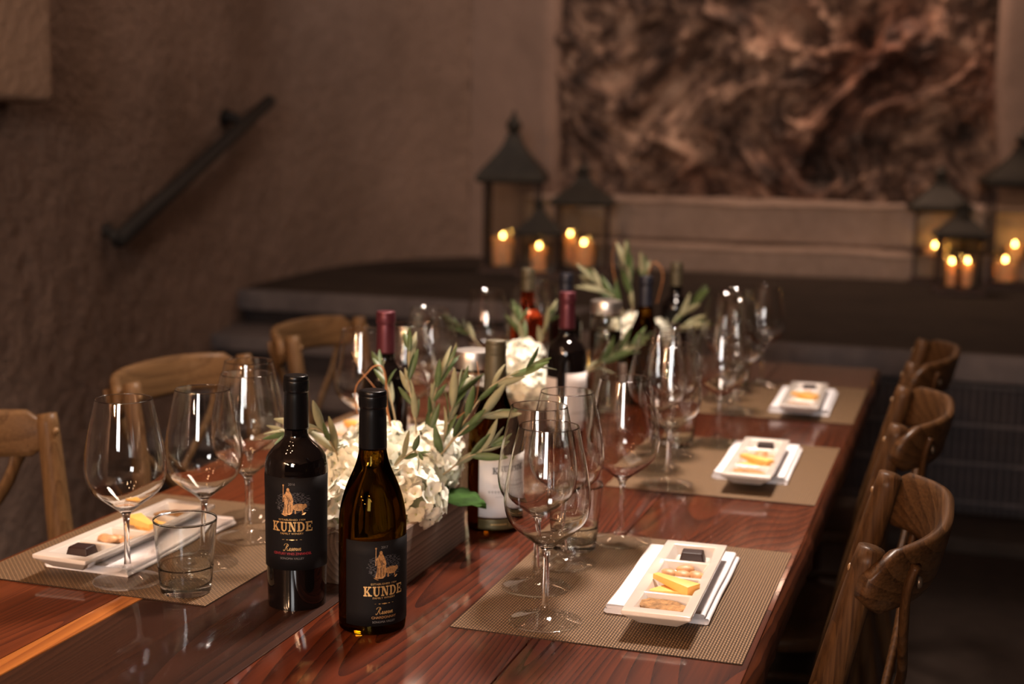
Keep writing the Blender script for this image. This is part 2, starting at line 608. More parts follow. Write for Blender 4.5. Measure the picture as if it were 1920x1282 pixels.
WPATH = catmull([(-2.35, -4.0), (-2.4, -1.0), (-2.46, 1.0), (-2.58, 2.4), (-2.73, 3.5), (-2.87, 4.3), (-3.165, 5.6), (-3.29, 6.5), (-3.27, 7.15), (-3.12, 7.65), (-2.87, 7.97)], 14)


def wall_from_path(name, path, z0, z1, nz, amp, mat, freq=9.0, lump=0.0, thick=0.3):
    V, F = [], []
    n = len(path)
    for i, (x, y) in enumerate(path):
        a, b = path[max(i - 1, 0)], path[min(i + 1, n - 1)]
        tx, ty = b[0] - a[0], b[1] - a[1]
        l = math.hypot(tx, ty) or 1
        nx, ny = ty / l, -tx / l            # towards the room for a path that runs away from the camera on its left
        for k in range(nz + 1):
            z = z0 + (z1 - z0) * k / nz
            p = Vector((x, y, z))
            d = amp * noise.noise(p * freq) + 0.6 * amp * noise.noise(p * freq * 2.1) + lump * noise.noise(p * 1.3)
            V.append((x + nx * d, y + ny * d, z))
    for i in range(n - 1):
        for k in range(nz):
            a = i * (nz + 1) + k
            F.append([a, a + nz + 1, a + nz + 2, a + 1])
    return tag(obj(name, V, F, mat), None, None, None, 'structure')


def dense(path, step=0.03):
    out = [path[0]]
    for a, b in zip(path, path[1:]):
        l = math.dist(a, b)
        k = max(1, int(l / step))
        for i in range(1, k + 1):
            out.append((a[0] + (b[0] - a[0]) * i / k, a[1] + (b[1] - a[1]) * i / k))
    return out


tag(wall_from_path('wall_left', [p for p in dense(WPATH, 0.025)], -0.02, 3.3, 130, 0.011, M_STUCCO, 22.0, 0.03), 'rough brown stucco cave wall curving away on the left')
tag(wall_from_path('wall_back', dense([(-2.87, 7.97), (-2.60, 8.0), (-2.42, 8.0), (-2.375, 8.02), (-2.35, 8.08), (-2.34, 8.5)], 0.03), 0.6, 3.3, 70, 0.006, M_PIER, 11.0, 0.01), 'pale stucco pier left of the rock opening')
# the right pier, its edge flaring out towards the bottom
V, F = [], []
NX, NZ = 60, 70
for i in range(NX + 1):
    for k in range(NZ + 1):
        z = 0.6 + 2.7 * k / NZ
        e = 0.10 + 0.10 * max(0, 1.75 - z) ** 1.3
        s = i / NX
        if s < 0.12:
            x, y = e - 0.01, 8.5 - 0.42 * s / 0.12
        elif s < 0.22:
            a = (s - 0.12) / 0.10 * PI / 2
            x, y = e + 0.07 - 0.08 * math.cos(a), 8.08 - 0.08 * math.sin(a)
        else:
            x, y = e + 0.07 + (s - 0.22) / 0.78 * 2.9, 8.0
        d = 0.006 * noise.noise(Vector((x, y, z)) * 11)
        V.append((x, y - d, z))
for i in range(NX):
    for k in range(NZ):
        a = i * (NZ + 1) + k
        F.append([a, a + NZ + 1, a + NZ + 2, a + 1])
tag(obj('wall_right', V, F, M_PIER), 'pale stucco pier right of the rock opening', None, None, 'structure')

# bare rock face in the opening
V, F = [], []
NX, NZ = 190, 170
for i in range(NX + 1):
    for k in range(NZ + 1):
        x = -2.5 + 3.0 * i / NX
        z = 0.85 + 2.5 * k / NZ
        p = Vector((x, 0, z))
        q = p + 0.25 * Vector((noise.noise(p * 1.7), 0, noise.noise(p * 1.7 + Vector((9, 3, 1)))))
        d = 0.0
        am, fr = 0.20, 2.3
        for o_ in range(5):
            d += am * (1 - 2.2 * abs(noise.noise(q * fr + Vector((o_ * 7.3, 1.1, 2.7)))))
            am *= 0.60
            fr *= 2.05
        V.append((x, 8.34 - d * 0.75, z))
for i in range(NX):
    for k in range(NZ):
        a = i * (NZ + 1) + k
        F.append([a, a + NZ + 1, a + NZ + 2, a + 1])
tag(obj('wall_rock', V, F, M_ROCK), 'bare reddish brown rock face inside the opening', None, None, 'structure')


def rough_course(name, x0, x1, yf, yb, z0, z1, seed, mat, lab):
    """a concrete course with an uneven top and a rounded front"""
    V, F = [], []
    n = 110
    prof = [(yf + 0.02, z0), (yf, z0 + 0.02), (yf + 0.004, (z0 + z1) / 2), (yf + 0.008, z1 - 0.03), (yf + 0.03, z1), (yb, z1 + 0.015)]
    prof = catmull(prof, 4)
    for i in range(n + 1):
        x = x0 + (x1 - x0) * i / n
        for (y, z) in prof:
            w = noise.noise(Vector((x * 2.5 + seed, y * 2, z * 3))) * 0.02 + noise.noise(Vector((x * 9, seed, z * 9))) * 0.007
            V.append((x, y + w, z + w * (0.8 if z > z0 + 0.03 else 0.1)))
    m = len(prof)
    for i in range(n):
        for k in range(m - 1):
            a = i * m + k
            F.append([a, a + m, a + m + 1, a + 1])
    tag(obj(name, V, F, mat), lab, None, None, 'structure')


rough_course('trim_1', -2.45, 0.35, 7.60, 8.1, 0.645, 0.795, 1.0, M_SILL, 'lower concrete course below the rock face')
rough_course('trim_2', -2.45, 0.35, 7.75, 8.4, 0.812, 1.035, 5.0, M_SILL, 'upper concrete course below the rock face')

# raised stucco block on the left wall
V, F = box_vf(-2.95, -2.585, 2.30, 3.56, 1.435, 2.9)
me = bev_mesh('trim_3', V, F, stucco('stucco_block', (0.30, 0.21, 0.155), (0.42, 0.30, 0.225), 30, 0.012), 0.03, 3)
tag(link('trim_3', me), 'raised pale stucco block on the left wall', None, None, 'structure')


def slab_obj(name, x0, x1, y0, y1, z0, z1, mat, lab, parent=None, w=0.012):
    o = rbox(name, x0, x1, y0, y1, z0, z1, mat, parent, w, 2)
    if parent is None: tag(o, lab, None, None, 'structure')
    return o


# stage: dark top, slate edge, recessed slatted front
st = tag(empty('stage', (0, 0, 0)), 'raised dark stage at the back with slate edge and slatted front', None, None, 'structure')
rbox('stage_top', -1.5, 3.1, 5.03, 8.6, 0.60, 0.65, M_STAGE, st, 0.006)
rbox('stage_top', -3.5, -1.5, 5.75, 8.6, 0.60, 0.65, M_STAGE, st, 0.006)
rbox('stage_edge', -1.5, 3.1, 4.985, 5.03, 0.555, 0.652, M_FASCIA, st, 0.010)
rbox('stage_edge', -3.5, -1.5, 5.70, 5.75, 0.560, 0.652, M_FASCIA, st, 0.010)
rbox('stage_body', -1.5, 3.1, 5.16, 5.20, 0.0, 0.60, M_RISER, st, 0.004)
rbox('stage_body', -3.5, -1.5, 5.80, 5.84, 0.0, 0.60, M_RISER, st, 0.004)
V, F = box_vf(-0.0065, 0.0065, -0.008, 0.008, 0.055, 0.56)
slat_me = bev_mesh('slat', V, F, M_SLAT, 0.003, 1)
for i in range(118):
    link('slat', slat_me, st, (-0.75 + i * 0.026, 5.145, 0))
for z in (0.10, 0.24, 0.38, 0.52):
    rbox('cross_bar', -0.8, 2.4, 5.12, 5.134, z - 0.008, z + 0.008, M_SLAT, st, 0.002)
rbox('plinth', -1.5, 3.1, 4.80, 5.16, 0.0, 0.055, M_STAGE, st, 0.012)

s1 = tag(empty('steps', (0, 0, 0)), 'dark slate steps up to the stage beside the left wall', None, None, 'structure')
for (yy, z) in ((5.30, 0.50), (4.92, 0.35), (4.55, 0.20)):
    rbox('tread', -3.4, -1.5, yy, yy + 0.48, z - 0.065, z, M_FASCIA, s1, 0.012)
    rbox('riser', -3.4, -1.5, yy + 0.05, yy + 0.09, z - 0.2 if z > 0.25 else 0, z - 0.065, M_RISER, s1, 0.002)

# vault overhead and the room behind, so that light bounces as in a cave
V, F = [], []
for i in range(25):
    a = PI * i / 24
    for y in (-4.5, 8.7):
        V.append((-0.05 - 3.35 * math.cos(a), y, 2.6 + 1.2 * math.sin(a)))
for i in range(24):
    F.append([2 * i, 2 * i + 1, 2 * i + 3, 2 * i + 2])
tag(obj('ceiling', V, F, M_STUCCO), 'brown stucco vault over the table', None, None, 'structure')

# ------------------------------------------------------------------ dining table
t = tag(empty('dining_table', (-0.74, 2.35, 0)), 'long varnished reddish plank table set for wine tasting', 'table')
X0, X1, Y0, Y1 = -1.272, -0.212, 0.72, 3.885
TOPS = [(-1.272, -1.028, (0.135, 0.031, 0.008), (0.050, 0.010, 0.0035), (0, 0, 0), 0.0),
        (-1.0265, -0.9955, (0.46, 0.165, 0.035), (0.26, 0.080, 0.018), (4, 2, 1), 0.0003),
        (-0.994, -0.752, (0.032, 0.0105, 0.0050), (0.011, 0.0038, 0.0022), (1, 7, 3), 0.0),
        (-0.7505, -0.475, (0.105, 0.0200, 0.0050), (0.017, 0.003, 0.0012), (5, 3, 2), 0.0004),
        (-0.4735, -0.212, (0.100, 0.0210, 0.0055), (0.020, 0.004, 0.0015), (8, 1, 6), 0.0)]
for i, (a, b_, li, dk, of, dz) in enumerate(TOPS):
    m = wood('table_plank_%d' % (i + 1), li, dk, of, 0.5, 0.85, 'Y', 1.0, 8.0 if i == 3 else 11.0, 7.0 if i in (3, 4) else 4.0, 0.5, 0.0003, 0.09, 0.0, 70.0 if i in (3, 4) else 90.0, 0.13 if i in (3, 4) else 0.05, 0.58)
    V, F = box_vf(a + 0.74, b_ + 0.74, Y0 - 2.35, Y1 - 2.35, T - 0.045, T + dz)
    n = 60
    link('plank', bev_mesh('plank', V, F, m, 0.0016, 2), t)
M_TAB = wood('table_frame_wood', (0.085, 0.024, 0.010), (0.022, 0.007, 0.004), (2, 2, 2), 0.4, 0.3)
# worn live edge along the right-hand side: a rough strip that drops off the last plank
V, F = [], []
n = 150
for i in range(n + 1):
    y = Y0 - 2.35 + (Y1 - Y0) * i / n
    w = 0.004 * noise.noise(Vector((1, y * 6, 0))) + 0.003 * noise.noise(Vector((4, y * 22, 0)))
    for (x, z) in ((-0.004, T - 0.0005), (0.003 + w, T - 0.004), (0.010 + w, T - 0.018 + w), (0.009 + w * 1.5, T - 0.05), (0.0, T - 0.075), (-0.02, T - 0.078)):
        V.append((X1 + 0.74 + x, y, z))
for i in range(n):
    for k in range(5):
        a = i * 6 + k
        F.append([a, a + 6, a + 7, a + 1])
obj('worn_edge', V, F, M_TAB, t)
V, F = box_vf(X0 + 0.74 + 0.002, X0 + 0.74 + 0.03, Y0 - 2.35, Y1 - 2.35, T - 0.075, T - 0.0455)
link('edge_rail', bev_mesh('edge_rail', V, F, M_TAB, 0.003, 2), t)
for (y0, y1) in ((Y0 + 0.02, Y0 + 0.05), (Y1 - 0.05, Y1 - 0.02)):
    rbox('apron', X0 + 0.74 + 0.05, X1 + 0.74 - 0.05, y0 - 2.35, y1 - 2.35, T - 0.14, T - 0.0455, M_TAB, t)
for x in (X0 + 0.14, X1 - 0.17):
    rbox('apron', x + 0.74, x + 0.77, Y0 - 2.29, Y1 - 2.41, T - 0.14, T - 0.0455, M_TAB, t)
for x in (X0 + 0.16, X1 - 0.16):
    for y in (Y0 + 0.16, Y1 - 0.16):
        rbox('leg', x + 0.74 - 0.045, x + 0.74 + 0.045, y - 2.35 - 0.045, y - 2.35 + 0.045, 0.0, T - 0.046, M_TAB, t, 0.006)

# ------------------------------------------------------------------ placemats, napkins, trays and food
PM_W, PM_L = 0.362, 0.474


def placemat(cx_, cy_, label, rz=0.0):
    V, F = [], []
    nx, ny = 24, 32
    for k, z in ((0, 0.0), (1, MAT)):
        for i in range(nx + 1):
            for j in range(ny + 1):
                x = -PM_W / 2 + PM_W * i / nx
                y = -PM_L / 2 + PM_L * j / ny
                V.append((x, y, z + 0.0003))
    N = (nx + 1) * (ny + 1)
    ix = lambda i, j, k: k * N + i * (ny + 1) + j
    for i in range(nx):
        for j in range(ny):
            F.append([ix(i, j, 1), ix(i + 1, j, 1), ix(i + 1, j + 1, 1), ix(i, j + 1, 1)])
            F.append([ix(i, j, 0), ix(i, j + 1, 0), ix(i + 1, j + 1, 0), ix(i + 1, j, 0)])
    for i in range(nx):
        F.append([ix(i, 0, 0), ix(i + 1, 0, 0), ix(i + 1, 0, 1), ix(i, 0, 1)])
        F.append([ix(i, ny, 0), ix(i, ny, 1), ix(i + 1, ny, 1), ix(i + 1, ny, 0)])
    for j in range(ny):
        F.append([ix(0, j, 0), ix(0, j, 1), ix(0, j + 1, 1), ix(0, j + 1, 0)])
        F.append([ix(nx, j, 0), ix(nx, j + 1, 0), ix(nx, j + 1, 1), ix(nx, j, 1)])
    o = obj('placemat', V, F, M_WEAVE, None, False, None, (cx_, cy_, T), (0, 0, rz))
    tag(o, label, 'placemat', 'woven placemats along the table')


def napkin_mesh(width, length):
    """a napkin folded four times: layers that turn round a soft fold on both long sides"""
    sec = []
    hw = width / 2

    def half(xc, zc, r, a0, a1, n=7):
        return [(xc + r * math.cos(a0 + (a1 - a0) * i / n), zc + r * math.sin(a0 + (a1 - a0) * i / n)) for i in range(n + 1)]
    # closed outline: two stacked rolls on the right, one roll on the left with a notch between layers
    sec += half(hw - 0.004, 0.0035, 0.0035, -PI / 2, PI / 2 * 0.8)
    sec += half(hw - 0.009, 0.0098, 0.0030, -PI / 2 * 0.8, PI / 2)
    sec += [(hw * 0.3, 0.0125), (-hw * 0.4, 0.0122)]
    sec += half(-hw + 0.006, 0.0088, 0.0034, PI / 2, PI * 1.35)
    sec += [(-hw + 0.010, 0.0064)]
    sec += half(-hw + 0.0036, 0.0032, 0.0032, PI * 0.65, PI * 1.5)
    n = len(sec)
    V, F = [], []
    ny = 16
    for j in range(ny + 1):
        y = -length / 2 + length * j / ny
        for i, (x, z) in enumerate(sec):
            s = 1 + 0.02 * noise.noise(Vector((x * 30, y * 9, 1.7)))
            V.append((x * s, y + 0.004 * noise.noise(Vector((x * 22, z * 300, j // 16 * 5.0))) * (1 if j in (0, ny) else 0), z * (1 + 0.05 * noise.noise(Vector((x * 20, y * 14, 4)))) + 0.0002))
    for j in range(ny):
        for i in range(n):
            F.append([j * n + i, j * n + (i + 1) % n, (j + 1) * n + (i + 1) % n, (j + 1) * n + i])
    F.append(list(range(n)))
    F.append(list(range(ny * n, ny * n + n))[::-1])
    return mesh_of('napkin', V, F, M_NAPKIN)


NAP_ME = napkin_mesh(0.136, 0.285)
TR_W, TR_L, TR_H = 0.086, 0.322, 0.0205


def tray_mesh():
    hw, hl, H = TR_W / 2, TR_L / 2, TR_H
    xs = [-hw, -hw + 0.013, hw - 0.013, hw]
    ys = [-hl, -hl + 0.018]
    wall = 0.006
    pl = (TR_L - 0.036 - 3 * wall) / 4
    y = -hl + 0.018
    pockets = []
    for k in range(4):
        pockets.append((y, y + pl))
        y += pl
        ys.append(y)
        if k < 3:
            y += wall
            ys.append(y)
    ys.append(hl)
    V, F = [], []
    grid = {}

    def vert(p):
        V.append(p)
        return len(V) - 1
    for i, x in enumerate(xs):
        for j, y in enumerate(ys):
            dip = 0.0025 if (0 < j < len(ys) - 1 and (j % 2 == 0 or j % 2 == 1) and 0 < i < 3 and 1 < j < len(ys) - 2) else 0
            grid[i, j] = vert((x, y, H - dip))
    for i in range(3):
        for j in range(len(ys) - 1):
            q = [grid[i, j], grid[i + 1, j], grid[i + 1, j + 1], grid[i, j + 1]]
            if i == 1 and j % 2 == 1:
                a = ys[j] + 0.006
                c = ys[j + 1] - 0.006
                xa, xb = xs[1] + 0.007, xs[2] - 0.007
                d = [vert((xa, a, 0.0062)), vert((xb, a, 0.0062)), vert((xb, c, 0.0062)), vert((xa, c, 0.0062))]
                F.append(d)
                for k in range(4):
                    F.append([q[k], q[(k + 1) % 4], d[(k + 1) % 4], d[k]])
            else:
                F.append(q)
    # lip and tapered underside
    nj = len(ys)
    rim = [grid[i, 0] for i in range(4)] + [grid[3, j] for j in range(1, nj)] + [grid[i, nj - 1] for i in (2, 1, 0)] + [grid[0, j] for j in range(nj - 2, 0, -1)]
    rings = [rim]
    for (s, z) in ((0.0, H - 0.0055), (0.004, H - 0.0085), (0.019, 0.0)):
        ring = []
        for i in rim:
            x, y, _ = V[i]
            ring.append(vert((x * (hw - s) / hw, y * (hl - s) / hl, z)))
        rings.append(ring)
    for a, b_ in zip(rings, rings[1:]):
        for k in range(len(a)):
            F.append([a[k], b_[k], b_[(k + 1) % len(a)], a[(k + 1) % len(a)]])
    F.append(rings[-1][::-1])
    return bev_mesh('tasting_tray', V, F, M_CHINA, 0.0016, 3), pockets


TRAY_ME, POCK = tray_mesh()
PC = [(a + b_) / 2 for a, b_ in POCK]           # pocket centres along the tray


def choc_mesh():
    V = []
    for (h, z) in ((0.0165, 0), (0.0165, 0.003), (0.0135, 0.0155)):
        V += [(-h, -h * 0.82, z), (h, -h * 0.82, z), (h, h * 0.82, z), (-h, h * 0.82, z)]
    F = [[3, 2, 1, 0], [8, 9, 10, 11]]
    for a in (0, 4):
        for k in range(4):
            F.append([a + k, a + (k + 1) % 4, a + 4 + (k + 1) % 4, a + 4 + k])
    return bev_mesh('chocolate', V, F, M_CHOC, 0.0022, 3)


def almond_mesh():
    V, F = lathe([(0, -0.0095), (0.0042, -0.0085), (0.0072, -0.0045), (0.0080, 0.0), (0.0066, 0.0055), (0.0034, 0.0095), (0, 0.0115)], 12)
    V = [(x, z, y * 0.60) for x, y, z in V]
    return mesh_of('almond', V, F, M_ALMOND)


def cheese_mesh():
    # long wedge, thick at one end
    V = [(-0.030, -0.004, 0), (0.030, -0.012, 0), (0.030, 0.010, 0), (-0.030, 0.005, 0),
         (-0.030, -0.004, 0.006), (0.030, -0.012, 0.012), (0.030, 0.010, 0.012), (-0.030, 0.005, 0.006)]
    F = [[3, 2, 1, 0], [4, 5, 6, 7], [0, 1, 5, 4], [1, 2, 6, 5], [2, 3, 7, 6], [3, 0, 4, 7]]
    return bev_mesh('cheese_wedge', V, F, M_CHEESE, 0.0008, 2)


def cheese2_mesh():
    # flat triangular slice
    V = [(-0.026, -0.012, 0), (0.026, -0.010, 0), (0.0, 0.018, 0), (-0.026, -0.012, 0.007), (0.026, -0.010, 0.007), (0.0, 0.018, 0.007)]
    F = [[2, 1, 0], [3, 4, 5], [0, 1, 4, 3], [1, 2, 5, 4], [2, 0, 3, 5]]
    return bev_mesh('cheese_wedge', V, F, M_CHEESE, 0.0008, 2)


def cracker_mesh(seed):
    rnd = random.Random(seed)
    n = 40
    V = []
    base = [(-0.031, 0.003), (-0.018, 0.016), (0.012, 0.017), (0.030, 0.004), (0.024, -0.012), (0.004, -0.019), (-0.024, -0.012)]
    out = []
    for i in range(len(base)):
        a, b_ = base[i], base[(i + 1) % len(base)]
        for k in range(6):
            s = k / 6
            j = rnd.uniform(-0.0006, 0.0006)
            out.append((a[0] + (b_[0] - a[0]) * s + j, a[1] + (b_[1] - a[1]) * s + rnd.uniform(-0.0006, 0.0006)))
    m = len(out)
    for z, s in ((0, 0.97), (0.0012, 1.0), (0.0028, 0.97)):
        V += [(x * s, y * s, z + 0.0007 * noise.noise(Vector((x * 150, y * 150, seed)))) for x, y in out]
    V += [(0, 0, 0.0), (0, 0, 0.0031)]
    F = []
    for a in (0, m):
        for k in range(m):
            F.append([a + k, a + (k + 1) % m, a + m + (k + 1) % m, a + m + k])
    for k in range(m):
        F.append([k, 3 * m, (k + 1) % m])
        F.append([2 * m + k, 2 * m + (k + 1) % m, 3 * m + 1])
    return mesh_of('cracker', V, F, M_CRACK, None, False)


CHOC, ALM, CH1, CH2, CRK = choc_mesh(), almond_mesh(), cheese_mesh(), cheese2_mesh(), [cracker_mesh(1.0), cracker_mesh(5.0)]


def tray_setting(cx_, cy_, rz, which, nap_dx, nap_dy, nap_rz, nap_flip):
    z = T + MAT + 0.0004
    tag(link('napkin', NAP_ME, None, (cx_ + nap_dx, cy_ + nap_dy, z), (0, 0, nap_rz + (PI if nap_flip else 0))),
        'folded white linen napkin under the tray on the %s placemat' % which, 'napkin', 'napkins under the trays')
    zt = z + 0.0131
    root = Matrix.Translation((cx_, cy_, zt)) @ Matrix.Rotation(rz, 4, 'Z')
    tr = link('tasting_tray', TRAY_ME, None, (cx_, cy_, zt), (0, 0, rz))
    tag(tr, 'white four-compartment china tasting tray on the %s placemat' % which, 'tray', 'tasting trays')
    fz = 0.0065

    def put(name, me, x, y, dz, rot, label, cat, group, scale=(1, 1, 1)):
        scale = {'chocolate': (1.06,) * 3, 'almond': (1.25,) * 3, 'cheese_wedge': (1.12,) * 3, 'cracker': (1.08, 1.2, 1.2)}[name]
        p = root @ Vector((x, y, fz + dz))
        o = link(name, me, None, p, (rot[0], rot[1], rot[2] + rz), scale)
        tag(o, label, cat, group)
    put('chocolate', CHOC, 0.002, PC[3] - 0.002, 0, (0, 0, 0.06), 'square dark chocolate in the end compartment of the tray on the %s placemat' % which, 'chocolate', 'chocolates on the trays')
    al = [(-0.018, -0.004, 0.005, 1.2, 'half hidden behind the cheese'), (0.003, 0.009, 0.0085, 1.9, 'upper one of the cluster'), (0.001, -0.006, 0.005, 1.4, 'lower middle of the cluster'), (0.019, -0.003, 0.005, 0.9, 'at the end of the cluster')]
    for q, (x, y, dz, ra, wh) in enumerate(al):
        put('almond', ALM, x, PC[2] + y, dz, (0, 0, ra), 'roasted almond on the %s tray, %s' % (which, wh), 'almond', 'almonds on the trays')
    put('cheese_wedge', CH2, -0.006, PC[1] - 0.003, 0.0, (0, 0, 0.15), 'flat orange cheese slice lying lowest on the tray of the %s placemat' % which, 'cheese', 'cheese on the trays')
    put('cheese_wedge', CH1, 0.000, PC[1] + 0.005, 0.0085, (0, 0.10, -0.55), 'orange cheese wedge leaning across the slice on the %s tray' % which, 'cheese', 'cheese on the trays')
    put('cracker', CRK[0], 0.001, PC[0] - 0.001, 0.0002, (0, 0, -0.12), 'seeded brown cracker underneath its twin on the %s tray' % which, 'cracker', 'crackers on the trays')
    put('cracker', CRK[1], -0.001, PC[0] + 0.001, 0.0048, (0.03, 0.05, 0.05), 'seeded brown cracker lying on top on the %s tray' % which, 'cracker', 'crackers on the trays')


RM = [(-0.400, 1.797), (-0.398, 2.565), (-0.394, 3.300)]
LM = [(-1.082, 1.757), (-1.084, 2.520), (-1.084, 3.265)]
RN = ['near right', 'middle right', 'far right']
LN = ['near left', 'middle left', 'far left']
for (c, nm) in zip(RM, RN): placemat(c[0], c[1], 'tan basket-weave placemat, the %s one on the table' % nm)
for (c, nm) in zip(LM, LN): placemat(c[0], c[1], 'tan basket-weave placemat, the %s one on the table' % nm)
tray_setting(-0.336, 1.762, 0.03, RN[0], -0.013, 0.058, 0.02, False)
tray_setting(-0.342, 2.522, 0.02, RN[1], -0.006, 0.075, 0.02, False)
tray_setting(-0.334, 3.218, 0.03, RN[2], -0.006, 0.060, 0.02, False)
tray_setting(-1.128, 1.697, PI - 0.03, LN[0], 0.006, 0.030, -0.02, True)
tray_setting(-1.130, 2.462, PI - 0.02, LN[1], 0.006, 0.030, -0.02, True)
tray_setting(-1.130, 3.205, PI - 0.02, LN[2], 0.006, 0.030, -0.02, True)

# ------------------------------------------------------------------ glasses
G_OUT = [(0.0455, 0.0010), (0.0460, 0.0018), (0.0440, 0.0029), (0.0300, 0.0062), (0.0160, 0.0108), (0.0085, 0.0155), (0.0050, 0.0225), (0.0040, 0.034), (0.0036, 0.055),
         (0.0037, 0.075), (0.0046, 0.088), (0.0070, 0.0950), (0.0145, 0.1015), (0.0284, 0.1120), (0.0398, 0.1212), (0.0472, 0.1295), (0.0518, 0.1400), (0.0540, 0.1540), (0.0538, 0.1620), (0.0524, 0.1765), (0.0489, 0.1970), (0.0440, 0.2205), (0.0378, 0.2484), (0.03755, 0.2494), (0.0374, 0.2500)]
G_IN = [(0.0, 0.1010), (0.006, 0.1018), (0.0136, 0.1042), (0.0276, 0.1139), (0.0390, 0.1227), (0.0462, 0.1306), (0.0508, 0.1408), (0.0531, 0.1541), (0.0530, 0.1620), (0.0517, 0.1765), (0.0483, 0.1970), (0.0435, 0.2205), (0.03735, 0.2484), (0.03712, 0.2494), (0.0370, 0.2499)]


def wine_glass_proto():
    root = empty('wine_glass', (0, 0, 0))
    sm = catmull(G_OUT, 4)
    foot = [(0, 0.0002), (0.030, 0.0002), (0.044, 0.0004)] + [p for p in sm if p[1] <= 0.0225 + 1e-6]
    inner = catmull(G_IN, 4)
    stem = [p for p in sm if 0.0225 - 1e-6 <= p[1] <= 0.0880 + 1e-6]
    bowl = [p for p in sm if p[1] >= 0.0880 - 1e-6] + [(0.0372, 0.2502)] + inner[::-1]
    for nm, pr, mt in (('foot', foot, M_FOOT), ('stem', stem, M_STEMG), ('bowl', bowl, M_BOWL)):
        V, F = lathe(pr, 72)
        obj(nm, V, F, mt, root)
    return root


def tumbler_proto():
    root = empty('water_tumbler', (0, 0, 0))
    out = [(0, 0.0008), (0.026, 0.0), (0.0315, 0.001), (0.0328, 0.0035), (0.0340, 0.012), (0.0358, 0.033), (0.0362, 0.0355), (0.0356, 0.0372), (0.0374, 0.052), (0.0395, 0.075), (0.0413, 0.0965), (0.0414, 0.0980), (0.0415, 0.0990)]
    inn = [(0.0405, 0.0990), (0.0404, 0.0980), (0.0402, 0.0965), (0.0380, 0.075), (0.0356, 0.052), (0.0330, 0.0365), (0.0322, 0.033), (0.0305, 0.020), (0.0285, 0.0125), (0.022, 0.0105), (0, 0.010)]
    lo, li = catmull(out, 3), catmull(inn, 3)
    base = [p for p in lo if p[1] <= 0.0372 + 1e-6] + [p for p in li if p[1] <= 0.0365 + 1e-6]
    wall = [p for p in lo if p[1] >= 0.0372 - 1e-6] + [(0.0413, 0.0996), (0.0410, 0.0998), (0.0406, 0.0996)] + [p for p in li if p[1] >= 0.0365 - 1e-6]
    V, F = lathe(base, 64)
    obj('thick_base', V, F, M_TBASE, root)
    V, F = lathe(wall, 64)
    obj('glass_wall', V, F, M_TWALL, root)
    return root


GP, TP = wine_glass_proto(), tumbler_proto()
gl_used, tu_used = [False], [False]


def place(proto, flag, x, y, rz, label, cat, group, z=None):
    o = proto if not flag[0] else copy_tree(proto)
    flag[0] = True
    o.location = (x, y, T + MAT + 0.0006 if z is None else z)
    o.rotation_euler = (0, 0, rz)
    for k in ('label', 'category', 'group'):
        if k in o: del o[k]
    tag(o, label, cat, group)
    return o


GR = [(-0.475, 1.617), (-0.525, 1.740), (-0.520, 1.858), (-0.471, 2.000)]
GLf = [(-1.049, 1.571), (-0.992, 1.675), (-0.999, 1.812), (-1.053, 1.918)]
ORD = ['nearest the camera of its four', 'second from the camera of its four', 'third from the camera of its four', 'farthest from the camera of its four']
for s_, dy in enumerate((0.0, 0.762, 1.486)):
    for k, (x, y) in enumerate(GR):
        jx, jy = ((0, 0) if s_ == 0 else (random.uniform(-.003, .005), random.uniform(-.004, .004)))
        if s_ == 1 and k == 3: jx, jy = 0.018, -0.006
        place(GP, gl_used, x + jx, y + dy + jy, random.random() * 6, 'empty stemmed wine glass on the %s placemat, %s' % (RN[s_], ORD[k]), 'wine glass', 'wine glasses')
    for k, (x, y) in enumerate(GLf):
        jx, jy = ((0, 0) if s_ == 0 else (random.uniform(-.008, .008), random.uniform(-.01, .01)))
        place(GP, gl_used, x + jx, y + dy + jy, random.random() * 6, 'empty stemmed wine glass on the %s placemat, %s' % (LN[s_], ORD[k]), 'wine glass', 'wine glasses')
    place(TP, tu_used, -0.528, 1.939 + dy, 1.0, 'short clear water tumbler behind the wine glasses of the %s placemat' % RN[s_], 'tumbler', 'water tumblers')
    if s_ == 0: place(TP, tu_used, -0.954, 1.562 + dy, 2.0, 'short clear water tumbler at the inner near corner of the %s placemat' % LN[s_], 'tumbler', 'water tumblers')

# ------------------------------------------------------------------ bottles
def face_angle(x, y, off_deg):
    return math.atan2(-x, y) + math.radians(off_deg)


def arc_patch(R, z0, z1, half_deg, mid_deg=0.0, t=0.0003, n=48, slope=None):
    """curved label: wraps the bottle about the local -Y direction"""
    V, F = [], []
    nz = 6
    for k, r in ((0, R), (1, R + t)):
        for i in range(n + 1):
            a = math.radians(mid_deg - half_deg + 2 * half_deg * i / n)
            for j in range(nz + 1):
                z = z0 + (z1 - z0) * j / nz
                rr = r if slope is None else r + slope(z)
                V.append((rr * math.sin(a), -rr * math.cos(a), z))
    N = (n + 1) * (nz + 1)
    ix = lambda k, i, j: k * N + i * (nz + 1) + j
    for i in range(n):
        for j in range(nz):
            F.append([ix(1, i, j), ix(1, i + 1, j), ix(1, i + 1, j + 1), ix(1, i, j + 1)])
            F.append([ix(0, i, j), ix(0, i, j + 1), ix(0, i + 1, j + 1), ix(0, i + 1, j)])
        F.append([ix(0, i, 0), ix(0, i + 1, 0), ix(1, i + 1, 0), ix(1, i, 0)])
        F.append([ix(0, i, nz), ix(1, i, nz), ix(1, i + 1, nz), ix(0, i + 1, nz)])
    for j in range(nz):
        F.append([ix(0, 0, j), ix(1, 0, j), ix(1, 0, j + 1), ix(0, 0, j + 1)])
        F.append([ix(0, n, j), ix(0, n, j + 1), ix(1, n, j + 1), ix(1, n, j)])
    return V, F


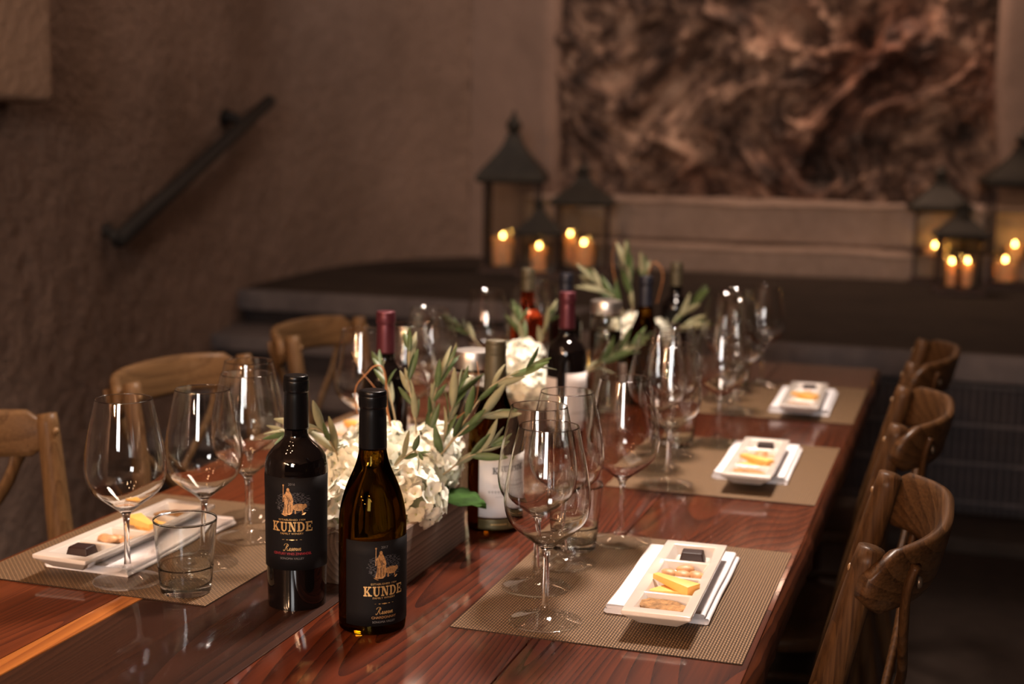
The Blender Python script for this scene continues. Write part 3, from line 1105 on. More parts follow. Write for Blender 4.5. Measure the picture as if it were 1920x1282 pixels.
def bend(polys, R, lift=0.0):
    """polys: (points, ...) flat outlines in label coordinates (x along the arc, z up) -> mesh on the cylinder"""
    V, F = [], []
    for n_, pts in enumerate(polys):
        b0 = len(V)
        for x, z in pts:
            a = x / R
            rr = R + lift
            V.append((rr * math.sin(a), -rr * math.cos(a), z))
        F.append(list(range(b0, len(V))))
    return V, F


def text_on(name, txt, width, zc, R, mat, parent, lift=0.0006, shear=0.0, height=None, xc=0.0):
    cu = bpy.data.curves.new('lettering', 'FONT')
    cu.body = txt
    cu.align_x = 'CENTER'
    cu.size = 1.0
    cu.shear = shear
    cu.resolution_u = 3
    tmp = bpy.data.objects.new('tmp_lettering', cu)
    C.objects.link(tmp)
    dg = bpy.context.evaluated_depsgraph_get()
    me = bpy.data.meshes.new_from_object(tmp.evaluated_get(dg))
    C.objects.unlink(tmp)
    bpy.data.objects.remove(tmp)
    xs = [v.co.x for v in me.vertices]
    ys = [v.co.y for v in me.vertices]
    s = width / (max(xs) - min(xs))
    sy = s if height is None else height / (max(ys) - min(ys))
    mx, my = (max(xs) + min(xs)) / 2, (max(ys) + min(ys)) / 2
    for v in me.vertices:
        a = ((v.co.x - mx) * s + xc) / R
        z = (v.co.y - my) * sy + zc
        rr = R + lift
        v.co = (rr * math.sin(a), -rr * math.cos(a), z)
    me.name = name
    me.materials.clear()
    me.materials.append(mat)
    return link(name, me, parent)


def rect(x0, z0, x1, z1): return [(x0, z0), (x1, z0), (x1, z1), (x0, z1)]


def slab_word():
    """K U N D E in heavy slab-serif capitals, unit height, returned as polygons and total width"""
    P = []
    x = 0.0

    def add(lst, w):
        nonlocal x
        for q in lst: P.append([(a + x, b_) for a, b_ in q])
        x += w + 0.10
    h = 0.13
    K = [rect(.12, 0, .38, 1), rect(0, 0, .5, h), rect(0, 1 - h, .5, 1), [(.34, .40), (.46, .36), (.90, .92), (.74, .92)], [(.40, .52), (.56, .62), (1.0, .06), (.72, .06)], rect(.60, 1 - h, 1.06, 1), rect(.58, 0, 1.14, h)]
    add(K, 1.12)
    arc = []
    n = 10
    U = [rect(.12, .34, .38, 1), rect(.76, .34, .90, 1), rect(0, 1 - h, .5, 1), rect(.62, 1 - h, 1.04, 1)]
    for i in range(n):
        a0, a1 = PI + PI * i / n, PI + PI * (i + 1) / n
        U.append([(.51 + .39 * math.cos(a0), .36 + .38 * math.sin(a0)), (.51 + .39 * math.cos(a1), .36 + .38 * math.sin(a1)), (.57 + .19 * math.cos(a1), .36 + .24 * math.sin(a1)), (.57 + .19 * math.cos(a0), .36 + .24 * math.sin(a0))])
    add(U, 1.04)
    N = [rect(.14, 0, .26, 1), rect(.82, 0, .94, 1), [(.10, 1), (.42, 1), (.96, 0), (.72, 0)], rect(0, 0, .42, h), rect(0, 1 - h, .3, 1), rect(.66, 1 - h, 1.08, 1)]
    add(N, 1.08)
    D = [rect(.12, 0, .38, 1), rect(0, 0, .5, h), rect(0, 1 - h, .5, 1)]
    for i in range(12):
        a0, a1 = -PI / 2 + PI * i / 12, -PI / 2 + PI * (i + 1) / 12
        D.append([(.48 + .54 * math.cos(a0), .5 + .5 * math.sin(a0)), (.48 + .54 * math.cos(a1), .5 + .5 * math.sin(a1)), (.46 + .30 * math.cos(a1), .5 + .38 * math.sin(a1)), (.46 + .30 * math.cos(a0), .5 + .38 * math.sin(a0))])
    add(D, 1.04)
    E = [rect(.12, 0, .38, 1), rect(0, 0, .96, h), rect(0, 1 - h, .94, 1), rect(.38, .44, .68, .56), rect(.62, .34, .72, .66), [(.82, 0), (.98, 0), (.98, .34), (.90, .34)], [(.80, 1), (.95, 1), (.95, .70), (.88, .70)]]
    add(E, 0.98)
    return P, x - 0.10


SLAB, SLAB_W = slab_word()


def slab_on(name, width, zc, height, R, mat, parent, xc=0.0):
    s = width / SLAB_W
    polys = [[((a - SLAB_W / 2) * s + xc, (b_ - 0.5) * height + zc) for a, b_ in q] for q in SLAB]
    V, F = bend(polys, R, 0.0007)
    return obj(name, V, F, mat, parent, False)


def emblem(R, zc, parent, scale=1.0):
    """a seated robed figure with a staff and a sheep, in front of dim vineyard rows"""
    s = 0.0225 * scale

    def tr(pts): return [(x * s, zc + z * s) for x, z in pts]
    sk = []
    rnd = random.Random(3)
    for i in range(26):
        y = -0.62 + 1.15 * i / 25
        w = 0.98 * math.sqrt(max(0.05, 1 - ((y + 0.05) / 0.75) ** 2))
        x = -w + rnd.random() * 0.2
        while x < w:
            l = rnd.uniform(0.05, 0.22)
            sk.append(tr([(x, y), (x + l, y + rnd.uniform(-.02, .02)), (x + l, y + 0.022), (x, y + 0.022)]))
            x += l + rnd.uniform(0.04, 0.16)
    V, F = bend(sk, R, 0.0005)
    obj('sketch', V, F, M_SKETCH, parent, False)
    g = []

    def ell(cx_, cz_, a, b_, n=14, rot=0.0):
        return [(cx_ + a * math.cos(2 * PI * k / n) * math.cos(rot) - b_ * math.sin(2 * PI * k / n) * math.sin(rot), cz_ + a * math.cos(2 * PI * k / n) * math.sin(rot) + b_ * math.sin(2 * PI * k / n) * math.cos(rot)) for k in range(n)]
    g.append(tr([(-.50, .02), (-.46, .02), (-.445, .98), (-.485, .98)]))                       # staff
    g.append(tr(ell(-.465, .98, .05, .05)))
    g.append(tr(ell(-.20, .72, .085, .115)))                                                    # head
    g.append(tr([(-.30, .64), (-.10, .64), (.02, .40), (.10, .10), (.04, -.05), (-.40, -.05), (-.42, .20), (-.36, .48)]))   # torso
    g.append(tr([(-.36, .50), (-.30, .40), (-.44, .28), (-.49, .36)]))                          # arm to the staff
    g.append(tr([(-.40, 0), (.06, 0), (.12, -.30), (.02, -.62), (-.10, -.70), (-.44, -.70), (-.52, -.62), (-.42, -.30)]))   # robe
    g.append(tr(ell(.40, -.27, .36, .21, 18)))                                                  # sheep
    g.append(tr(ell(.74, -.20, .10, .13, 10, 0.4)))
    g.append(tr([(.16, -.40), (.24, -.40), (.24, -.64), (.17, -.64)]))
    g.append(tr([(.56, -.40), (.63, -.40), (.64, -.64), (.58, -.64)]))
    g.append(tr([(-.60, -.66), (.80, -.60), (.70, -.72), (-.40, -.78)]))                        # ground
    V, F = bend(g, R, 0.0008)
    obj('figure', V, F, M_GOLD_D, parent, False)
    d = []
    for (x0, z0, x1, z1, w) in ((-.30, .40, -.14, -.02, .02), (-.22, .30, -.02, .05, .02), (-.36, -.1, -.38, -.6, .022), (-.22, -.1, -.22, -.62, .022), (-.06, -.12, -.06, -.56, .022), (.20, -.26, .50, -.30, .008), (-.27, .62, -.12, .60, .014)):
        dx, dz = x1 - x0, z1 - z0
        l = math.hypot(dx, dz)
        nx, nz = -dz / l * w, dx / l * w
        d.append(tr([(x0 - nx, z0 - nz), (x1 - nx, z1 - nz), (x1 + nx, z1 + nz), (x0 + nx, z0 + nz)]))
    V, F = bend(d, R, 0.0010)
    obj('figure_shading', V, F, M_GOLD_S, parent, False)


def script_word(width, height, zc, R, mat, parent):
    """Reserve, as one flowing pen line"""
    P = []
    P.append([(-.30, .78), (-.18, 1.02), (.25, 1.06), (.50, .86), (.36, .60), (.12, .52), (.36, .40), (.46, .10), (.62, .02), (.80, .16)])
    P.append([(.30, 1.0), (.16, .55), (.02, .10), (-.14, -.04), (-.26, .06), (-.20, .16)])
    x = .80

    def e(x): return [(x, .16), (x + .16, .24), (x + .24, .38), (x + .16, .44), (x + .08, .30), (x + .10, .08), (x + .22, .02), (x + .36, .16)]

    def s_(x): return [(x, .16), (x + .16, .34), (x + .20, .46), (x + .22, .30), (x + .28, .12), (x + .18, .00), (x + .06, .06), (x + .20, .04), (x + .38, .16)]

    def r_(x): return [(x, .16), (x + .10, .36), (x + .12, .44), (x + .16, .38), (x + .26, .40), (x + .24, .20), (x + .26, .04), (x + .34, .04), (x + .42, .16)]

    def v_(x): return [(x, .16), (x + .08, .40), (x + .14, .30), (x + .18, .02), (x + .34, .22), (x + .36, .42), (x + .42, .36), (x + .48, .34)]
    line = []
    for f, w in ((e, .36), (s_, .38), (e, .36), (r_, .42), (v_, .40), (e, .36)):
        line += f(x) if not line else f(x)[1:]
        x += w
    P.append(line)
    tot = x + .30
    polys = []
    sx, sz = width / tot, height
    for ln in P:
        q = catmull(ln, 4)
        for i in range(len(q) - 1):
            (ax, az), (bx, bz) = q[i], q[i + 1]
            ax, bx = (ax + .30) * sx - width / 2 + az * .2 * height, (bx + .30) * sx - width / 2 + bz * .2 * height
            az, bz = (az - .5) * sz + zc, (bz - .5) * sz + zc
            l = math.hypot(bx - ax, bz - az) or 1e-9
            w = 0.00017 + 0.00016 * abs((bz - az) / l)
            nx, nz = -(bz - az) / l * w, (bx - ax) / l * w
            polys.append([(ax - nx, az - nz), (bx - nx, bz - nz), (bx + nx, bz + nz), (ax + nx, az + nz)])
    V, F = bend(polys, R, 0.0007)
    obj('script_word', V, F, mat, parent, False)


def flourish(R, zc, width, parent):
    h = width / 2
    P = [[(-h, zc - .0001), (h, zc - .0001), (h, zc + .0002), (-h, zc + .0002)], [(-.004, zc), (0, zc - .0009), (.004, zc), (0, zc + .0009)],
         [(-.0075, zc), (-.006, zc - .0005), (-.0045, zc), (-.006, zc + .0006)], [(.0045, zc), (.006, zc - .0005), (.0075, zc), (.006, zc + .0006)]]
    V, F = bend(P, R, 0.0007)
    obj('flourish', V, F, M_GOLD, parent, False)


def bottle(x, y, rz, prof, glass_mat, cap, cap_mat, label, group='wine bottles on the table'):
    root = empty('wine_bottle', (x, y, T + 0.0003), rz)
    tag(root, label, 'bottle', group)
    V, F = lathe(catmull(prof, 5), 64)
    obj('glass_body', V, F, glass_mat, root)
    V, F = lathe(catmull(cap, 3) , 48)
    obj('capsule', V, F, cap_mat, root)
    return root


def bordeaux(R=0.0385, H=0.30, taper=0.94):
    k = H / 0.30
    b = R * taper
    return [(0, 0.006), (0.020, 0.003), (b - 0.006, 0.0), (b - 0.0015, 0.0015), (b, 0.006), (R * (taper + 1) / 2, 0.09 * k), (R, 0.165 * k), (R, 0.178 * k), (R * .985, 0.187 * k), (R * .92, 0.196 * k), (R * .74, 0.2055 * k), (R * .54, 0.2125 * k), (0.0158, 0.220 * k), (0.0148, 0.231 * k), (0.0142, 0.245 * k), (0.0138, 0.285 * k), (0.0138, 0.293 * k), (0, 0.2935 * k)]


def burgundy(R=0.0415, H=0.297):
    k = H / 0.297
    return [(0, 0.006), (0.022, 0.003), (R - 0.007, 0.0), (R - 0.002, 0.0015), (R - .0004, 0.006), (R, 0.03), (R, 0.112 * k), (R, 0.128 * k), (R * .985, 0.141 * k), (R * .935, 0.155 * k), (R * .85, 0.169 * k), (R * .73, 0.183 * k), (R * .58, 0.197 * k), (R * .475, 0.209 * k), (0.0170, 0.222 * k), (0.0156, 0.238 * k), (0.0146, 0.27 * k), (0.0142, 0.289 * k), (0, 0.290 * k)]


def capsule(zb, H, rb, rt_, rim=0.0165):
    return [(rb, zb), (rb + 0.0002, zb + 0.001), ((rb + rt_) / 2 + .0002, (zb + H) / 2), (rt_, H - 0.024), (rt_ + 0.0001, H - 0.0215), (rim, H - 0.0205), (rim + 0.0003, H - 0.012), (rim, H - 0.0075), (rim - 0.0006, H - 0.0065), (rim, H - 0.0055), (rim - 0.0004, H - 0.002), (rim - 0.002, H - 0.0004), (0.008, H), (0, H)]


# 1: Zinfandel, front left
x, y = -0.801, 1.581
R1 = 0.0402
b1 = bottle(x, y, face_angle(x, y, -9), bordeaux(R1, 0.30, 0.93), M_REDWINE, capsule(0.2315, 0.2995, 0.0158, 0.0150, 0.0162), M_FOIL_BLACK,
            'black wine bottle with charcoal label and red lettering, front row beside the planter')
sl1 = lambda z: 0.0
RL = 0.0400
slope1 = lambda z: -0.0004 - 0.0012 * max(0.0, (0.165 - z) / 0.16)
V, F = arc_patch(R1 + 0.0006, 0.054, 0.174, 84, slope=slope1)
lb = obj('label', V, F, M_LABEL_D, b1)
tag(lb, 'charcoal paper label')
RT = R1 + 0.0004
text_on('vintage', '2016', 0.0085, 0.1665, RT, M_GREY, lb)
emblem(RT, 0.143, lb)
text_on('lettering', 'ESTABLISHED 1904', 0.034, 0.1205, RT - .0003, M_GOLD, lb, height=0.0023)
slab_on('brand_word', 0.0525, 0.1115, 0.0125, RT - .0003, M_GOLD, lb)
text_on('lettering', 'FAMILY WINERY', 0.0295, 0.1025, RT - .0004, M_GOLD, lb, height=0.0024)
flourish(RT - .0004, 0.0945, 0.025, lb)
script_word(0.0225, 0.0085, 0.0845, RT - .0005, M_GOLD, lb)
text_on('lettering', 'CENTURY VINES ZINFANDEL', 0.0500, 0.0762, RT - .0006, M_RED, lb, height=0.0032)
text_on('lettering', 'SONOMA VALLEY', 0.0305, 0.0700, RT - .0006, M_GREY, lb, height=0.0027)

# 2: Chardonnay, nearest the camera
x, y = -0.674, 1.534
R2 = 0.0415
b2 = bottle(x, y, face_angle(x, y, 20), burgundy(R2, 0.297), M_OLIVEGL, capsule(0.2265, 0.297, 0.0171, 0.0158, 0.0170), M_FOIL_BLACK,
            'olive-green sloping wine bottle with charcoal label, nearest the camera')
V, F = arc_patch(R2 + 0.0004, 0.0130, 0.1190, 69)
lb = obj('label', V, F, M_LABEL_D, b2)
tag(lb, 'charcoal paper label')
RT = R2 + 0.0005
text_on('vintage', '2017', 0.0085, 0.1115, RT, M_GREY, lb)
emblem(RT, 0.0885, lb)
text_on('lettering', 'ESTABLISHED 1904', 0.033, 0.0660, RT, M_GOLD, lb, height=0.0023)
slab_on('brand_word', 0.0510, 0.0570, 0.0122, RT, M_GOLD, lb)
text_on('lettering', 'FAMILY WINERY', 0.0285, 0.0485, RT, M_GOLD, lb, height=0.0024)
flourish(RT, 0.0412, 0.024, lb)
script_word(0.0220, 0.0083, 0.0322, RT, M_GOLD, lb)
text_on('lettering', 'CHARDONNAY', 0.0315, 0.0240, RT, M_GOLD_D, lb, height=0.0031)
text_on('lettering', 'SONOMA VALLEY', 0.0295, 0.0184, RT, M_GREY, lb, height=0.0027)


def trees_row(R, zc, x0, x1, n, parent):
    P = []
    rnd = random.Random(5)
    for i in range(n):
        x = x0 + (x1 - x0) * i / (n - 1)
        rr = 0.0019
        P.append([(x + rr * math.cos(2 * PI * k / 9), zc + 0.0012 + rr * 0.8 * math.sin(2 * PI * k / 9)) for k in range(9)])
        P.append([(x - .0003, zc - .0018), (x + .0012, zc - .0018), (x + .0003, zc)])
    P.append(rect(x0 - .002, zc - .0022, x1 + .002, zc - .0019))
    V, F = bend(P, R, 0.0006)
    obj('tree_row', V, F, M_PALEINK, parent, False)


def small_lines(R, zs, x0, x1, parent, mat, h=0.0008):
    P = []
    for z in zs:
        x = x0
        while x < x1:
            l = 0.0012 + 0.0016 * abs(math.sin(x * 5000 + z * 900))
            P.append(rect(x, z, min(x + l, x1), z + h))
            x += l + 0.0006
    V, F = bend(P, R, 0.0006)
    obj('small_print', V, F, mat, parent, False)


# 4: white label, olive-foil Burgundy bottle behind the planter
x, y = -0.677, 2.006
R4 = 0.0405
b4 = bottle(x, y, face_angle(x, y, 30), burgundy(R4, 0.2965), M_AMBERGL, capsule(0.2180, 0.2965, 0.0172, 0.0156, 0.0160), M_FOIL_KHAKI,
            'amber wine bottle with khaki foil and white label behind the near flowers')
V, F = arc_patch(R4 + 0.0004, 0.027, 0.123, 64)
lb = obj('label', V, F, M_LABEL_W, b4)
tag(lb, 'white paper label')
slab_on('brand_word', 0.047, 0.1005, 0.0100, R4 + .0005, M_DARKINK, lb)
trees_row(R4 + .0005, 0.0665, -0.028, 0.028, 13, lb)
small_lines(R4 + .0005, (0.0775, 0.0745), -0.022, 0.022, lb, M_PALEINK)
small_lines(R4 + .0005, (0.0590,), -0.018, 0.018, lb, M_PALEINK)
V, F = arc_patch(R4 + 0.0004, 0.008, 0.0245, 64)
bd = obj('label_band', V, F, M_BAND, b4)
tag(bd, 'narrow olive-gold band label')
small_lines(R4 + .0005, (0.0155,), -0.025, 0.000, bd, M_GOLD, 0.0016)
V, F = bend([rect(0.0045, 0.012, 0.0050, 0.021)], R4 + .0005, 0.0006)
obj('divider', V, F, M_GOLD, bd, False)
small_lines(R4 + .0005, (0.0155,), 0.010, 0.026, bd, M_GOLD, 0.0016)

# 5: burgundy foil, white label turned to the right
x, y = -0.727, 2.585
R5 = 0.0393
b5 = bottle(x, y, face_angle(x, y, 62), bordeaux(R5, 0.312, 0.97), M_REDWINE, capsule(0.2420, 0.312, 0.0160, 0.0150, 0.0162), M_FOIL_WINE,
            'dark wine bottle with burgundy foil and white label in the middle of the table')
V, F = arc_patch(R5 + 0.0004, 0.042, 0.158, 62)
lb = obj('label', V, F, M_LABEL_W, b5)
tag(lb, 'white front label')
slab_on('brand_word', 0.046, 0.1240, 0.0110, R5 + .0005, M_DARKINK, lb, xc=0.006)
small_lines(R5 + .0005, (0.110,), -0.012, 0.020, lb, M_PALEINK)
trees_row(R5 + .0005, 0.0770, -0.028, 0.028, 13, lb)
V, F = arc_patch(R5 + 0.0004, 0.045, 0.148, 45, mid_deg=-134)
tag(obj('back_label', V, F, M_LABEL_W, b5), 'white back label')

# 3, 6 to 9: the bottles farther down the table
bottle(-0.928, 2.166, 0.4, bordeaux(0.038, 0.31), M_REDWINE, capsule(0.2400, 0.31, 0.0160, 0.0150, 0.0164), M_FOIL_WINE,
       'dark wine bottle with burgundy foil behind the near flowers on the left')
bottle(-0.937, 2.997, 0.2, bordeaux(0.0385, 0.315), M_ROSE, capsule(0.2650, 0.315, 0.0150, 0.0148, 0.0158), M_FOIL_KHAKI,
       'orange-pink rose wine bottle with khaki foil')
b7 = bottle(-0.871, 3.081, 0.3, bordeaux(0.038, 0.30), M_REDWINE, capsule(0.2350, 0.30, 0.0152, 0.0148, 0.0158), M_FOIL_NAVY,
            'dark wine bottle with black foil hidden behind the burgundy-foil bottle')
b8 = bottle(-0.689, 3.106, 0.1, burgundy(0.040, 0.30), M_AMBERGL, capsule(0.2300, 0.30, 0.0160, 0.0154, 0.0160), M_FOIL_NAVY,
            'olive wine bottle with dark navy foil in front of the far flowers')
b9 = bottle(-0.700, 3.510, 0.1, bordeaux(0.038, 0.30), M_REDWINE, capsule(0.2400, 0.30, 0.0152, 0.0148, 0.0158), M_FOIL_KHAKI,
            'dark wine bottle with khaki foil, farthest on the table behind the flowers')


def carafe(x, y, label):
    root = empty('water_carafe', (x, y, T + 0.0004))
    tag(root, label, 'carafe', 'water carafes')
    R = 0.035
    out = [(0, 0.0), (R - 0.004, 0.0), (R - 0.001, 0.001), (R, 0.004), (R, 0.19), (R - .0004, 0.205), (R - 0.002, 0.216), (R - 0.004, 0.222)]
    inn = [(R - 0.006, 0.222), (R - 0.0042, 0.214), (R - 0.0026, 0.203), (R - 0.0024, 0.19), (R - .0024, 0.012), (R - 0.005, 0.008), (0, 0.0075)]
    V, F = lathe(out + inn, 56)
    obj('glass_wall', V, F, M_WATER, root)
    V, F = lathe([(0, 0.0080), (R - 0.0052, 0.0085), (R - 0.0026, 0.0122), (R - 0.0026, 0.185), (0, 0.185)], 56)
    obj('water', V, F, M_WATERIN, root)
    V, F = lathe([(0, 0.2225), (R - 0.004, 0.2225), (R - 0.0015, 0.223), (R - 0.001, 0.2245), (R - 0.001, 0.2495), (R - 0.002, 0.2515), (R - 0.006, 0.2525), (0, 0.2528)], 56)
    lid = link('lid', bev_mesh('lid', V, F, M_STEEL, 0.0, 1), root)
    tag(lid, 'brushed steel lid')


M_WATERIN = glass('water_inside', (0.99, 0.99, 0.98), 1.33)
carafe(-0.772, 2.172, 'clear water carafe with steel lid beside the khaki-foil bottle')
carafe(-0.752, 2.990, 'clear water carafe with steel lid in front of the far flowers')

# ------------------------------------------------------------------ planters and flowers
def planter(cx_, cy_, label):
    root = empty('planter_box', (cx_, cy_, T + 0.0004))
    tag(root, label, 'planter', 'wooden flower boxes')
    hx, hy, H, th = 0.053, 0.131, 0.077, 0.010
    for (x0, x1, y0, y1, z0, z1) in ((-hx, -hx + th, -hy + th, hy - th, 0, H), (hx - th, hx, -hy + th, hy - th, 0, H), (-hx, hx, -hy, -hy + th, 0, H), (-hx, hx, hy - th, hy, 0, H)):
        rbox('board', x0, x1, y0, y1, z0, z1, M_PLANTER, root, 0.0015)
    rbox('base_board', -hx + th, hx - th, -hy + th, hy - th, 0.001, 0.011, M_PLANTER, root, 0.001)
    V, F = box_vf(-hx + th, hx - th, -hy + th, hy - th, 0.011, 0.055)
    o = link('floral_foam', bev_mesh('floral_foam', V, F, M_BROAD, 0.004, 1), root)
    return root


planter(-0.748, 1.795, 'dark weathered wooden flower box behind the two front bottles')
planter(-0.868, 2.790, 'dark weathered wooden flower box in the middle of the table')
planter(-0.760, 3.335, 'dark weathered wooden flower box at the far end of the table')


def floret_mesh(seed):
    rnd = random.Random(seed)
    V, F, ID = [], [], []
    for k in range(4):
        a = k * PI / 2 + rnd.uniform(-.12, .12)
        ln = 0.0130 * rnd.uniform(.88, 1.12)
        w = 0.0070 * rnd.uniform(.9, 1.1)
        b0 = len(V)
        tilt = rnd.uniform(-.3, .35)
        for i in range(5):
            s = i / 4
            r = 0.0012 + s * ln
            ww = w * (math.sin(PI * min(1, 0.16 + s * 0.80)) ** 0.7) * (1.05 if i < 4 else 0.95)
            for j in (-1, 0, 1):
                px, py = r, j * ww
                pz = 0.0042 * math.sin(s * 2.2) - 0.0042 * s * s * tilt * 4 + (0.0018 if j else 0.0) * (1 - s * 1.0) + k * 0.0004 + 0.0005 * math.sin(7 * s + 2 * j + seed + k)
                V.append((px * math.cos(a) - py * math.sin(a), px * math.sin(a) + py * math.cos(a), pz))
        for i in range(4):
            for j in range(2):
                q = b0 + i * 3 + j
                F.append([q, q + 3, q + 4, q + 1])
                ID.append(0)
    b0 = len(V)
    for k in range(6):
        V.append((0.0016 * math.cos(k * PI / 3), 0.0016 * math.sin(k * PI / 3), 0.0014))
    V.append((0, 0, 0.0028))
    for k in range(6):
        F.append([b0 + k, b0 + (k + 1) % 6, b0 + 6])
        ID.append(1)
    return mesh_of('floret', V, F, [M_PETAL, M_EYE], ID)


FLO = [floret_mesh(s) for s in range(4)]
CORE_V, CORE_F = lathe([(0, -0.03), (0.018, -0.024), (0.029, -0.008), (0.031, 0.004), (0.024, 0.020), (0.012, 0.027), (0, 0.029)], 16)
CORE_ME = mesh_of('bloom_core', CORE_V, CORE_F, simple('bloom_heart', (0.55, 0.56, 0.36), 0.8))
STALK_V, STALK_F = tube([(0, 0, -0.02), (0.002, 0.001, -0.05), (0, 0, -0.075)], 0.003, 8)
STALK_ME = mesh_of('stalk', STALK_V, STALK_F, M_BROAD)


def hydrangea(p, rad, n, label, seed):
    rnd = random.Random(seed)
    root = empty('hydrangea', (p[0], p[1], T + p[2]))
    tag(root, label, 'flower', 'white hydrangea blooms')
    s = rad / 0.048
    link('bloom_core', CORE_ME, root, (0, 0, 0), (0, 0, 0), (s, s, s))
    g = PI * (3 - 5 ** 0.5)
    for i in range(n):
        z = 1 - 1.72 * (i + 0.5) / n
        a = i * g + rnd.uniform(-.15, .15)
        r = math.sqrt(max(0, 1 - z * z))
        d = Vector((r * math.cos(a), r * math.sin(a), z))
        rr = rad * rnd.uniform(0.74, 0.99)
        q = (d + Vector((rnd.uniform(-.45, .45), rnd.uniform(-.45, .45), rnd.uniform(-.45, .45)))).normalized().to_track_quat('Z', 'Y')
        e = (q.to_matrix() @ Matrix.Rotation(rnd.uniform(0, PI), 3, 'Z')).to_euler()
        k = rnd.uniform(0.80, 1.08)
        link('floret', FLO[rnd.randrange(4)], root, d * rr, e, (k, k, k))
    return root


H1 = [((-0.752, 1.905, 0.118), 0.052, 62, 'white hydrangea bloom at the right end of the near flower box'),
      ((-0.842, 1.925, 0.130), 0.047, 54, 'white hydrangea bloom behind the foil of the olive bottle'),
      ((-0.828, 1.815, 0.118), 0.050, 60, 'white hydrangea bloom between the two front bottles, upper one'),
      ((-0.722, 1.775, 0.098), 0.048, 58, 'white hydrangea bloom beside the shoulder of the olive bottle'),
      ((-0.788, 1.712, 0.085), 0.046, 56, 'white hydrangea bloom between the two front bottles, lower one'),
      ((-0.770, 1.985, 0.125), 0.040, 44, 'cream hydrangea bloom under the upright olive twigs')]
H2 = [((-0.868, 2.735, 0.140), 0.050, 54, 'white hydrangea bloom topmost in the middle flower box'),
      ((-0.830, 2.695, 0.092), 0.048, 50, 'white hydrangea bloom lowest in the middle flower box, beside the bottle'),
      ((-0.905, 2.860, 0.115), 0.045, 44, 'white hydrangea bloom at the back of the middle flower box')]
H3 = [((-0.775, 3.345, 0.135), 0.050, 50, 'pale hydrangea bloom behind the second carafe in the far flower box'),
      ((-0.712, 3.330, 0.130), 0.040, 40, 'pale hydrangea bloom right of the navy-foil bottle in the far flower box'),
      ((-0.790, 3.430, 0.110), 0.045, 40, 'pale hydrangea bloom at the back of the far flower box')]
for i, (p, r, n, lab) in enumerate(H1 + H2 + H3):
    hydrangea(p, r, int(n * 1.55), lab, 20 + i)


def olive_leaf_mesh(seed):
    rnd = random.Random(seed)
    V, F, ID = [], [], []
    n = 7
    ln, w = 0.050, 0.0056
    curl = rnd.uniform(-0.010, 0.014)
    for side in (0, 1):
        for i in range(n + 1):
            s = i / n
            ww = w * math.sin(PI * (0.04 + 0.93 * s ** 0.85)) ** 0.8
            for j in (-1, 0, 1):
                z = curl * s * s * 1.4 + abs(j) * 0.0012 * math.sin(PI * s) + (0.0004 if side else 0.0)
                V.append((j * ww, s * ln, z))
    N = (n + 1) * 3
    for side in (0, 1):
        for i in range(n):
            for j in range(2):
                q = side * N + i * 3 + j
                F.append([q, q + 1, q + 4, q + 3] if side else [q, q + 3, q + 4, q + 1])
                ID.append(0 if side else 1)
    for i in range(n):
        for j in (0, 2):
            q = i * 3 + j
            F.append([q, q + 3, N + q + 3, N + q] if j else [q, N + q, N + q + 3, q + 3])
            ID.append(0)
    return mesh_of('leaf', V, F, [M_LEAF_T, M_LEAF_B], ID)


LEAF = [olive_leaf_mesh(s) for s in range(6)]


def olive_branch(pts, label, npairs, seed, size=1.0, start=0.25, spread=0.5):
    rnd = random.Random(seed)
    P = [Vector((a, b_, c + T)) for a, b_, c in pts]
    base = P[0]
    root = empty('olive_branch', base)
    tag(root, label, 'branch', 'olive branches in the flower boxes')
    path = [Vector(q) for q in catmull([tuple(p - base) for p in P], 6)]
    m = len(path)
    V, F = tube(path, [0.0017 - 0.0011 * i / (m - 1) for i in range(m)], 7)
    obj('stem', V, F, M_STEM, root)
    for k in range(npairs):
        s = start + (0.97 - start) * k / max(1, npairs - 1)
        f = s * (m - 1)
        i = min(int(f), m - 2)
        q = path[i].lerp(path[i + 1], f - i)
        tan = (path[i + 1] - path[i]).normalized()
        ref = Vector((0.3, -0.95, 0.2)) if k % 2 else Vector((0.85, 0.1, 0.5))
        side = tan.cross(ref).normalized()
        for sg in (-1, 1):
            if rnd.random() < 0.08: continue
            d = (tan * rnd.uniform(0.75, 1.0) + side * sg * spread * 0.8 * rnd.uniform(.6, 1.2) + Vector((rnd.uniform(-.2, .2), rnd.uniform(-.2, .2), rnd.uniform(-.15, .2)))).normalized()
            nrm = d.cross(Vector((rnd.uniform(-1, 1), rnd.uniform(-.4, .4), rnd.uniform(-1, 1)))).normalized()
            xax = d.cross(nrm).normalized()
            R3 = Matrix((xax, d, xax.cross(d))).transposed()
            sc = size * rnd.uniform(.62, 1.22) * (0.8 if s > 0.9 else 1.0)
            link('leaf', LEAF[rnd.randrange(6)], root, q, R3.to_euler(), (sc, sc, sc))
    d = (path[-1] - path[-2]).normalized()
    xax = d.cross(Vector((0.2, -1, 0.1))).normalized()
    link('leaf', LEAF[0], root, path[-1], Matrix((xax, d, xax.cross(d))).transposed().to_euler(), (0.7 * size,) * 3)
    return root


